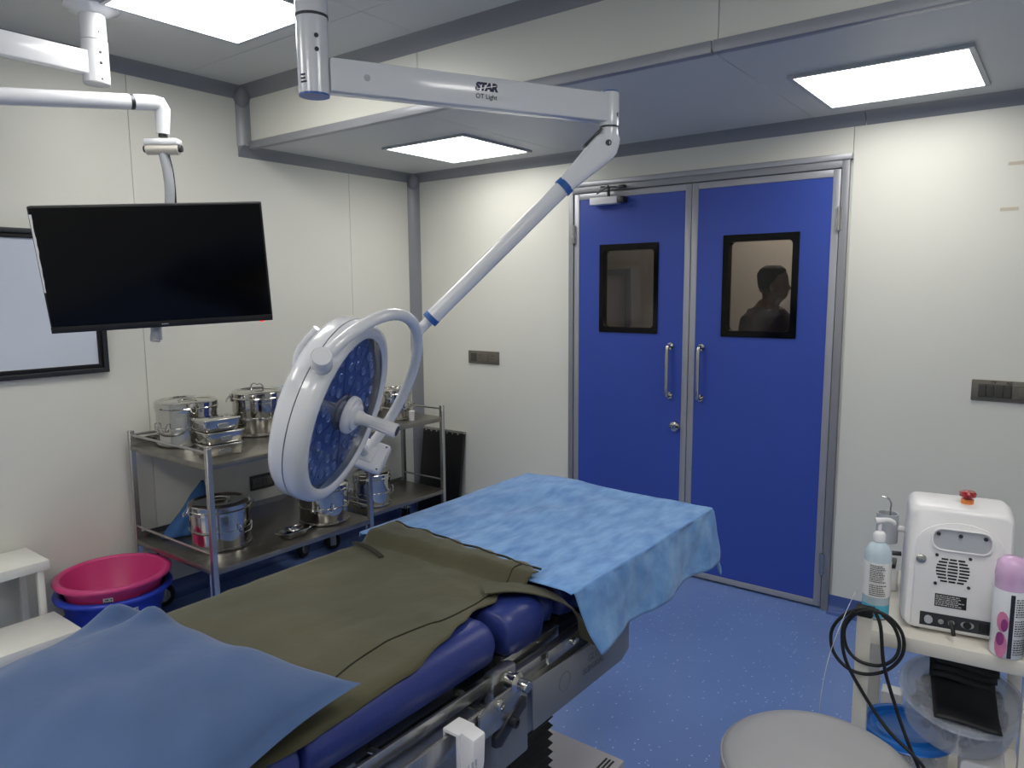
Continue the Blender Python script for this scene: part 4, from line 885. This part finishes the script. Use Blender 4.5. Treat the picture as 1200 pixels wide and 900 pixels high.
for x, z in ((-.046, .19), (.022, .19), (-.046, .122), (.022, .122)): MB().cyl(bp(x, z, .0062), bp(x, z, .009), .0038, 10).obj('screw', DULLM, pn)
MB().lathe([(.011, 0), (.011, .003), (.008, .005), (0, .005)], 18, bp(-.078, .176, .006), bn_).obj('vent_knob', STEEL, pn)
rp = MB().prism([bp(x, z, .0066) for x, z in ((-.045, .068), (.020, .068), (.020, .098), (-.045, .098))], bn_*.0008).obj('rating_plate', BLACK, pn, smooth=0)
fine_print('rating_text', INKW, rp, bp(-.043, .096, .0072), V((1, 0, 0)), bu, .06, .026, 6, 12)
sp_ = MB().prism([bp(x, z, .0066) for x, z in ((-.074, .018), (.076, .018), (.076, .050), (-.074, .050))], bn_*.001).obj('socket_panel', DULLM, pn, smooth=0)
MB().cyl(bp(-.056, .034, .0075), bp(-.056, .034, .016), .009, 18).obj('fuse_knob', GREYP, sp_)
for x, r in ((-.030, .006), (-.009, .007)): MB().lathe([(r, 0), (r, .006), (r*.6, .006), (r*.5, .002), (0, .002)], 16, bp(x, .034, .0075), bn_).obj('jack', CHROME, sp_)
MB().tube([bp(-.009, .034, .01), bp(-.009, .033, .028), bp(-.006, .024, .034), bp(-.004, .012, .034)], .0045, 10).obj('jack_plug', BLACK, sp_)
MB().lathe([(.014, 0), (.014, .002), (0, .002)], 16, bp(.024, .034, .0075), bn_, sx=1, sy=.6).obj('serial_port', CHROME, sp_); MB().lathe([(.0085, 0), (.0085, .001), (0, .001)], 16, bp(.024, .034, .0096), bn_).obj('serial_socket', BLACK, sp_)
MB().prism([bp(x, z, .0076) for x, z in ((.048, .022), (.066, .022), (.066, .046), (.048, .046))], bn_*.004).obj('mains_switch', BLACK, sp_, bevel=.0015, seg=1)
ztop = .008+HT
eb = MB().cyl((.015, -.03, ztop-.006), (.015, -.03, ztop+.010), .0135, 20).obj('stop_button_base', ORANGE, mt)
MB().lathe([(.009, .009), (.009, .014), (.018, .017), (.0185, .024), (.015, .029), (0, .031)], 24, (.015, -.03, ztop)).obj('stop_button', REDB, eb)
MB().box((-.055, -.07, ztop-.009), (-.015, -.05, ztop-.0035)).obj('warning_sticker', ORANGE, mt, smooth=0)
for s in ((-.08, -.1), (.08, -.1), (-.08, .1), (.08, .1)): MB().cyl((s[0], s[1], 0), (s[0], s[1], .011), .012, 12).obj('foot', RUBBER, mt)
hk = MB().ring([(-W2-.04+.026*math.cos(R(a)), .0+.026*math.sin(R(a)), .172) for a in range(0, 360, 20)], [(-W2-.04+.023*math.cos(R(a)), .0+.023*math.sin(R(a)), .172) for a in range(0, 360, 20)], (0, 0, .075)).obj('handpiece_holder', GREYP, mt)
MB().cyl((-W2-.018, 0, .209), (-W2+.015, 0, .209), .008, 12).obj('holder_arm', WHITEP, hk)
MB().tube(spline([(-W2-.036, 0, .197), (-W2-.034, 0, .257), (-W2-.034, 0, .275), (-W2-.043, 0, .287), (-W2-.056, 0, .289)], 5), .0022, 8).obj('handpiece_tip', STEEL, hk)
MB().tube([(-W2-.005, -.02, .15), (-W2-.035, -.025, .15), (-W2-.06, -.025, .151)], .006, 10).obj('side_connector', DULLM, mt)

bt = pump_bottle('tall pump bottle of blue hand gel on the cart beside the white unit', 3.377, -1.790, CZ+.001, .031, .255, LIQUID, WHITEP, 200, fill=.15)
MB().lathe([(.0314, .058), (.0314, .146)], 36).obj('paper_label', PAPER, bt)
bt_l = [q for q in bpy.data.objects if q.parent == bt and q.name.startswith('paper_label')][0]
_a = math.atan2(CAM.y+1.790, CAM.x-3.377)-R(200); dcam = V((math.cos(_a), math.sin(_a), 0)); rg_ = V((-dcam.y, dcam.x, 0))
fine_print('label_text', INKK, bt_l, V((0, 0, .142)), rg_, Z, .04, .045, 10, 21, (.0316, V((0, 0, 0)))); fine_print('label_text', INKK, bt_l, V((0, 0, .092)), rg_, Z, .04, .03, 6, 22, (.0316, V((0, 0, 0))))
sc_ = thing('spray_can', 'white and pink spray can with a clear lilac cap beside the white unit', 'spray can', (3.650, -1.856, CZ+.001), None)
cx_, cy_, cz_ = 3.650, -1.856, CZ+.001
MB().lathe([(0, 0), (.031, 0), (.033, .004), (.033, .150), (.030, .158), (.0, .158)], 40, (cx_, cy_, cz_)).obj('can_body', WHITE, sc_, smooth=50)
cp = MB().lathe([(.0315, .156), (.0315, .176), (.033, .186), (.030, .214), (.020, .226), (0, .229)], 36, (cx_, cy_, cz_)).obj('cap', milky('lilac_cap_plastic', (226, 188, 226), .75), sc_, smooth=50)
MB().lathe([(0, .157), (.006, .157), (.006, .19), (.004, .20), (0, .20)], 14, (cx_, cy_, cz_)).obj('nozzle', PURPLE, cp)
dc = (V((CAM.x, CAM.y, 0))-V((cx_, cy_, 0))).normalized(); rc = V((-dc.y, dc.x, 0))
def on_can(name, m_, pts, r=.0334, par=None, w=None):
    b = MB(); n = len(pts); vv = []
    for a, z in pts: vv.append(V((cx_, cy_, cz_+z))+(rc*math.sin(a)+dc*math.cos(a))*r)
    c_ = (sum(a for a, _ in pts)/n, sum(z for _, z in pts)/n); vv.append(V((cx_, cy_, cz_+c_[1]))+(rc*math.sin(c_[0])+dc*math.cos(c_[0]))*r)
    b.add(vv, [(i, (i+1) % n, n) for i in range(n)]); return b.obj(name, m_, par or sc_, smooth=0)
on_can('dark_stripe', DULLM, [(-.05, .003), (.2, .003), (.2, .15), (-.05, .15)], .0336)
on_can('pink_petal', ROSE, [(-.45+.38*math.cos(R(a)), .03+.03*math.sin(R(a))) for a in range(0, 360, 30)], .0342)
on_can('pink_petal', ROSE, [(-.42+.36*math.cos(R(a)), .085+.024*math.sin(R(a))) for a in range(0, 360, 30)], .0342)
on_can('purple_petal', PURPLE, [(-.30+.2*math.cos(R(a)), .078+.015*math.sin(R(a))) for a in range(0, 360, 30)], .0346)
on_can('purple_petal', PURPLE, [(-.5+.25*math.cos(R(a)), .045+.016*math.sin(R(a))) for a in range(0, 360, 30)], .0346)
fine_print('label_text', INKK, sc_, V((cx_, cy_, cz_+.142))+rc*0, rc, Z, .04, .13, 22, 31, (.0332, V((cx_, cy_, 0))+0*Z)) if 0 else None
b = MB(); rnd = random.Random(4)
for j in range(24):
    z = .012+j*.0055
    if j in (7, 15): continue
    a = .28
    while a < 1.25:
        l = rnd.uniform(.04, .16); q = []
        for aa, zz in ((a, z), (a+l, z), (a+l, z+.0026), (a, z+.0026)): q.append(V((cx_, cy_, cz_+zz))+(rc*math.sin(aa)+dc*math.cos(aa))*.0337)
        b.add(q, [(0, 1, 2, 3)]); a += l+.04
b.obj('label_text', INKK, sc_, smooth=0)
wd_ = thing('small_grey_box', 'small grey and white box standing on the cart behind the gel bottle', 'box', (3.40, -1.60, CZ))
MB().box((3.365, -1.60, CZ+.0005), (3.412, -1.53, CZ+.062)).obj('case', WHITEP, wd_, bevel=.004)
MB().box((3.37, -1.595, CZ+.0622), (3.407, -1.535, CZ+.075)).obj('case_top', DULLM, wd_, bevel=.003)

# cable hung on the front post ---------------------------------------
pc = V((CX0+.016, CY0+.016, CZ+.045)); yfr = CY0-.012
ca = thing('black_cable', 'coiled black cable hung over the left front post of the cart', 'cable', (pc.x, yfr, .5))
def pxy(x, y, yy=yfr): q = on(x, y, 1, yy); return q
loop = [(1030, 716), (1012, 713), (990, 720), (975, 738), (976, 762), (992, 782), (1015, 790), (1040, 785), (1057, 768), (1058, 745), (1045, 726), (1025, 716), (1005, 718), (990, 735), (992, 758), (1006, 774), (1030, 780), (1048, 772), (1054, 755), (1048, 735), (1034, 720)]
MB().tube(spline([pxy(x, y, yfr-.004*math.sin(k*1.3)-.0004*k) for k, (x, y) in enumerate(loop)], 8), .0042, 10).obj('coil', RUBBER, ca, smooth=80)
MB().tube(spline([pxy(1000, 716, yfr-.014), pxy(988, 735, yfr-.016), pxy(990, 770, yfr-.016), pxy(1010, 810, yfr-.01), pxy(1040, 855, yfr-.02), pxy(1070, 885, yfr-.03), pxy(1085, 905, yfr-.035), pxy(1090, 940, yfr-.035)], 8), .0042, 10).obj('tail', RUBBER, ca, smooth=80)
MB().tube(spline([pxy(1025, 716, yfr-.014), pxy(1032, 735, yfr-.016), pxy(1036, 780, yfr-.018), pxy(1050, 830, yfr-.016), pxy(1064, 870, yfr-.024), pxy(1078, 905, yfr-.028), pxy(1084, 940, yfr-.028)], 8), .0042, 10).obj('tail', RUBBER, ca, smooth=80)
MB().obox(pc+V((0, -.012, .0008)), X, Y, Z, .021, .021, .005).obj('cable_tie', RUBBER, ca, bevel=.002)
fb = [on(1004, 690, 1, -1.75), on(988, 725, 1, -1.96), on(972, 768, 1, -2.0), on(962, 815, 1, -2.0), on(958, 860, 1, -1.98)]
fo = MB().tube(spline(fb, 8), .0008, 6).obj('clear_fibre', milky('fibre_plastic', (226, 226, 226), .55), smooth=80); tag(fo, 'thin clear fibre drooping in front of the floor left of the cart', 'fibre')

# tubs on the lower shelf ---------------------------------------------
def tub(label, x, y, z, rt, rb, h, lidm, tilt, contents):
    M_ = Matrix.Translation((x, y, z)) @ Matrix.Rotation(R(tilt[0]), 4, 'X') @ Matrix.Rotation(R(tilt[1]), 4, 'Y')
    t = thing('plastic_tub', label, 'tub', (x, y, z))
    MB().lathe([(0, 0), (rb, 0), (rb+.004, .006), (rt, h), (rt-.002, h), (rb+.001, .008), (0, .003)], 48).xf(M_).obj('tub_wall', FOAM, t, smooth=50)
    l = MB().lathe([(rt+.006, h-.012), (rt+.008, h-.002), (rt+.004, h+.006), (rt-.008, h+.006), (rt-.014, h-.002), (rt*.72, h-.001), (rt*.68, h+.003), (rt*.62, h-.001), (0, h)], 48).xf(M_).obj('lid', lidm, t, smooth=45)
    MB().lathe([(rt+.006, h-.012), (rt+.0095, h-.009), (rt+.006, h-.006)], 48).xf(M_).obj('lid_rim', lidm, l)
    rnd = random.Random(int(x*1000)); b = MB()
    for k in range(contents):
        a = rnd.uniform(0, 6.28); rr = (rb-.018)*math.sqrt(rnd.random()); zz = .016+rnd.random()*h*.68; d = V((rnd.gauss(0, 1), rnd.gauss(0, 1), rnd.gauss(0, 1.4))).normalized()
        b.lathe([(0, -.004), (.011, -.004), (.012, 0), (.011, .004), (0, .004)], 8, (rr*math.cos(a), rr*math.sin(a), zz), d)
    co = b.xf(M_).obj('packed_items', PAPER if contents < 90 else mat('dark_items', (66, 72, 90), .5, noise_amt=.4, noise_scale=30), t, smooth=30); co['kind'] = 'stuff'
    return t
tub('round tub with a blue lid on the lower cart shelf under the clear tub', 3.462, -1.72, LZ+.001, .102, .088, .128, CLIDBL, (0, 0), 80)
tub('large clear round tub tilted on top of the blue-lidded tub', 3.568, -1.70, LZ+.166, .132, .114, .10, FOAM, (13, 5), 260)
tag(MB().prism([(q[0], -1.80, q[1]) for q in rrect(3.582, 3.675, LZ+.001, LZ+.130, .012, 5)], (0, .2, 0)).obj('white_carton', WHITEP, bevel=.004), 'white carton on the lower cart shelf propping up the clear tub', 'carton')
tag(MB().prism([(q[0], -1.50, q[1]) for q in rrect(3.385, 3.44, LZ+.001, LZ+.10, .006, 5)], (0, .05, 0)).obj('white_box', WHITEP, bevel=.003), 'small white box at the back of the lower cart shelf', 'box')
# folded black cuff with ties lying on the clear tub
cf = thing('black_cuff', 'folded black rubber cuff lying on the lid of the clear tub', 'cuff', (3.56, -1.72, LZ+.24))
Mc = Matrix.Translation((3.574, -1.715, LZ+.2770)) @ Matrix.Scale(1.12, 4) @ Matrix.Rotation(R(13), 4, 'X') @ Matrix.Rotation(R(5), 4, 'Y') @ Matrix.Rotation(R(4), 4, 'Z')
def cuff(u, v): return (-.062+.124*u+.012*(1-v)*0+.01*(.5-v), -.125+.18*v, .0015+.060*max(0, v-.25)**1.3+.003*math.sin(u*5+v*4))
o_ = MB().grid(cuff, 14, 18).xf(Mc).obj('cuff_flap', RUBBER, cf, smooth=80); solid(o_, .004)
def cuff2(u, v): return (-.066+.126*u, -.02+.085*v, .022+.048*v+.004*math.sin(u*6))
for k in range(3):
    o_ = MB().grid(lambda u, v, k=k: (lambda q: (q[0]+.004*k, q[1]+.012*k, q[2]+.009*k))(cuff2(u, v)), 12, 8).xf(Mc).obj('cuff_fold', RUBBER, cf, smooth=80); solid(o_, .004)

# the whole cart stands turned a little towards the room
pvt = V((CX0+.016, CY0+.016, 0)); rz = R(6)
for o in list(bpy.data.objects):
    if o.parent is None and o.name.split('.')[0] in ('equipment_cart', 'laser_unit', 'small_grey_box', 'white_carton', 'white_box', 'black_cuff', 'spray_can') or (o.parent is None and o.name == 'pump_bottle.001') or (o.parent is None and o.name.startswith('plastic_tub')):
        o.location = pvt+Matrix.Rotation(rz, 3, 'Z') @ (V(o.location)-pvt); o.rotation_euler.z += rz
# ================================================================== PERSON BEHIND THE GLASS
pe = on(901, 338, 1, .52); px_, py_ = pe.x, .52
body = MB()
def limb(pts, rs, seg=14, flat=1.0): body.tube([V(q)+V((px_, py_, 0)) for q in pts], rs, seg, flat=flat)
HB = 1.735                                          # standing height
FD = V((.99, -.10, 0)).normalized(); SD = V((-FD.y, FD.x, 0))
BFD, BSD = FD.copy(), SD.copy(); HFD = V((.86, .5, 0)).normalized(); HSD = V((-HFD.y, HFD.x, 0))     # facing right and a little to the door; SD across the shoulders
def P(f, s, z): return V((px_, py_, 0))+FD*f+SD*s+Z*z
def loft(b_, rows, seg=22):                         # rows: (f, s, z, half depth, half width)
    k0 = len(b_.v)
    for f, s, z, hd_, hw_ in rows:
        for k in range(seg): a = 2*math.pi*k/seg; b_.v.append(P(f+hd_*math.cos(a), s+hw_*math.sin(a), z))
    n = len(rows)
    for i in range(n-1): b_.f += [(k0+i*seg+k, k0+i*seg+(k+1) % seg, k0+i*seg+seg+(k+1) % seg, k0+i*seg+seg+k) for k in range(seg)]
    b_.f += [tuple(k0+k for k in range(seg-1, -1, -1)), tuple(k0+(n-1)*seg+k for k in range(seg))]
torso = [(0, 0, .86, .095, .15), (0, 0, .95, .115, .17), (.005, 0, 1.08, .105, .155), (.01, 0, 1.22, .118, .172), (.01, 0, 1.36, .118, .190), (0, 0, 1.45, .095, .18), (-.01, 0, 1.495, .066, .115), (-.008, 0, 1.52, .056, .066), (.0, 0, 1.54, .052, .054)]
loft(body, torso)
FD, SD = HFD, HSD
head = [(.004, 0, 1.50, .05, .052), (.016, 0, 1.53, .054, .056), (.034, 0, 1.555, .066, .062), (.034, 0, 1.60, .078, .070), (.026, 0, 1.64, .083, .074), (.020, 0, 1.68, .083, .074), (.018, 0, 1.71, .070, .064), (.018, 0, 1.73, .040, .038)]
loft(body, head)
body.add([P(.095, -.012, 1.632), P(.095, .012, 1.632), P(.104, .014, 1.598), P(.104, -.014, 1.598), P(.132, 0, 1.603), P(.108, 0, 1.638), P(.07, 0, 1.61)], [(0, 1, 5), (0, 5, 4, 3), (1, 2, 4, 5), (2, 3, 4), (0, 3, 6), (3, 2, 6), (2, 1, 6), (1, 0, 6)])   # nose
for s in (-1, 1): body.lathe([(0, -.006), (.02, -.006), (.027, 0), (.02, .006), (0, .006)], 12, P(.012, s*.074, 1.615), SD)     # ears
body.tube([P(.09, -.022, 1.572), P(.103, 0, 1.573), P(.09, .022, 1.572)], [.006, .010, .006], 8)       # lips
FD, SD = BFD, BSD
for s in (-1, 1):
    sh = P(-.005, s*.185, 1.42)
    el = P(-.03, s*.235, 1.12); wr_ = P(.06, s*.235, .88)
    body.tube([P(-.005, s*.10, 1.44), sh, (sh+el)/2, el, (el+wr_)/2, wr_], [.06, .058, .048, .040, .037, .027], 14)
    pm_ = wr_+(wr_-el).normalized()*.05; fd_ = (wr_-el).normalized()
    body.tube([wr_, wr_+fd_*.03, pm_+fd_*.03], [.026, .034, .036], 12, flat=.5)
    for k, ln in enumerate((.075, .085, .08, .062)):
        r0_ = pm_+fd_*.02+FD*(.026-.017*k); body.tube([r0_, r0_+fd_*ln*.5-SD*s*.006, r0_+fd_*ln-SD*s*.022], [.0095, .009, .0075], 8)
    body.tube([wr_+fd_*.025+FD*.02, pm_+FD*.05, pm_+fd_*.04+FD*.055], [.012, .011, .009], 8)
    hp = P(0, s*.09, .90); kn_ = P(.01, s*.10, .49); an = P(-.03, s*.10, .09)
    body.tube([hp, (hp+kn_)/2, kn_, kn_*.6+an*.4, an], [.092, .078, .056, .055, .038], 14)
    body.tube([an-FD*.05-Z*.045, an+FD*.02-Z*.045, an+FD*.12-Z*.055, an+FD*.19-Z*.062], [.036, .045, .04, .026], 12)
body.v = [V((q.x, q.y, max(q.z, .004))) for q in body.v]
bo_ = body.obj('person', SKIN, smooth=180, base=(px_, py_, 0))
tag(bo_, 'person in dark scrubs standing in profile behind the right door glass', 'person')
rm = bo_.modifiers.new('join', 'REMESH'); rm.mode = 'VOXEL'; rm.voxel_size = .009; rm.use_smooth_shade = True
sm = bo_.modifiers.new('relax', 'SMOOTH'); sm.factor = .5; sm.iterations = 3
top = MB(); loft(top, [(f, s, z, a+.014, b_+.014) for f, s, z, a, b_ in [(0, 0, .80, .115, .17)]+torso[:6]+[(-.012, 0, 1.492, .076, .128)]])
for s in (-1, 1): top.tube([P(-.005, s*.10, 1.44), P(-.005, s*.185, 1.42), P(-.018, s*.215, 1.25), P(-.022, s*.222, 1.20)], [.072, .072, .068, .07], 14)
so_ = top.obj('scrub_top', SCRUB, bo_, smooth=180); rm = so_.modifiers.new('join', 'REMESH'); rm.mode = 'VOXEL'; rm.voxel_size = .01; rm.use_smooth_shade = True
trs = MB(); loft(trs, [(0, 0, .80, .12, .178), (0, 0, .90, .118, .178), (0, 0, .98, .125, .178)])
for s in (-1, 1): trs.tube([P(0, s*.09, .90), P(0, s*.095, .7), P(.01, s*.10, .49), P(-.02, s*.10, .25), P(-.03, s*.10, .08)], [.108, .095, .078, .07, .066], 14)
so_ = trs.obj('scrub_trousers', SCRUB, bo_, smooth=180); rm = so_.modifiers.new('join', 'REMESH'); rm.mode = 'VOXEL'; rm.voxel_size = .011; rm.use_smooth_shade = True
FD, SD = HFD, HSD
hr_ = MB(); loft(hr_, [(-.012, 0, 1.585, .034, .058), (-.010, 0, 1.62, .050, .071), (.002, 0, 1.66, .068, .077), (.012, 0, 1.69, .080, .075), (.018, 0, 1.715, .072, .064), (.018, 0, 1.737, .042, .040)])
hr_.obj('hair', HAIR, bo_, smooth=180)
for s in (-1, 1): MB().lathe([(0, -.008), (.008, -.005), (.0105, 0), (.008, .005), (0, .008)], 12, P(.094, s*.030, 1.628), Z).obj('eye', mat('dark_eye', (60, 50, 46), .3, noise_amt=.1, noise_scale=9), bo_)
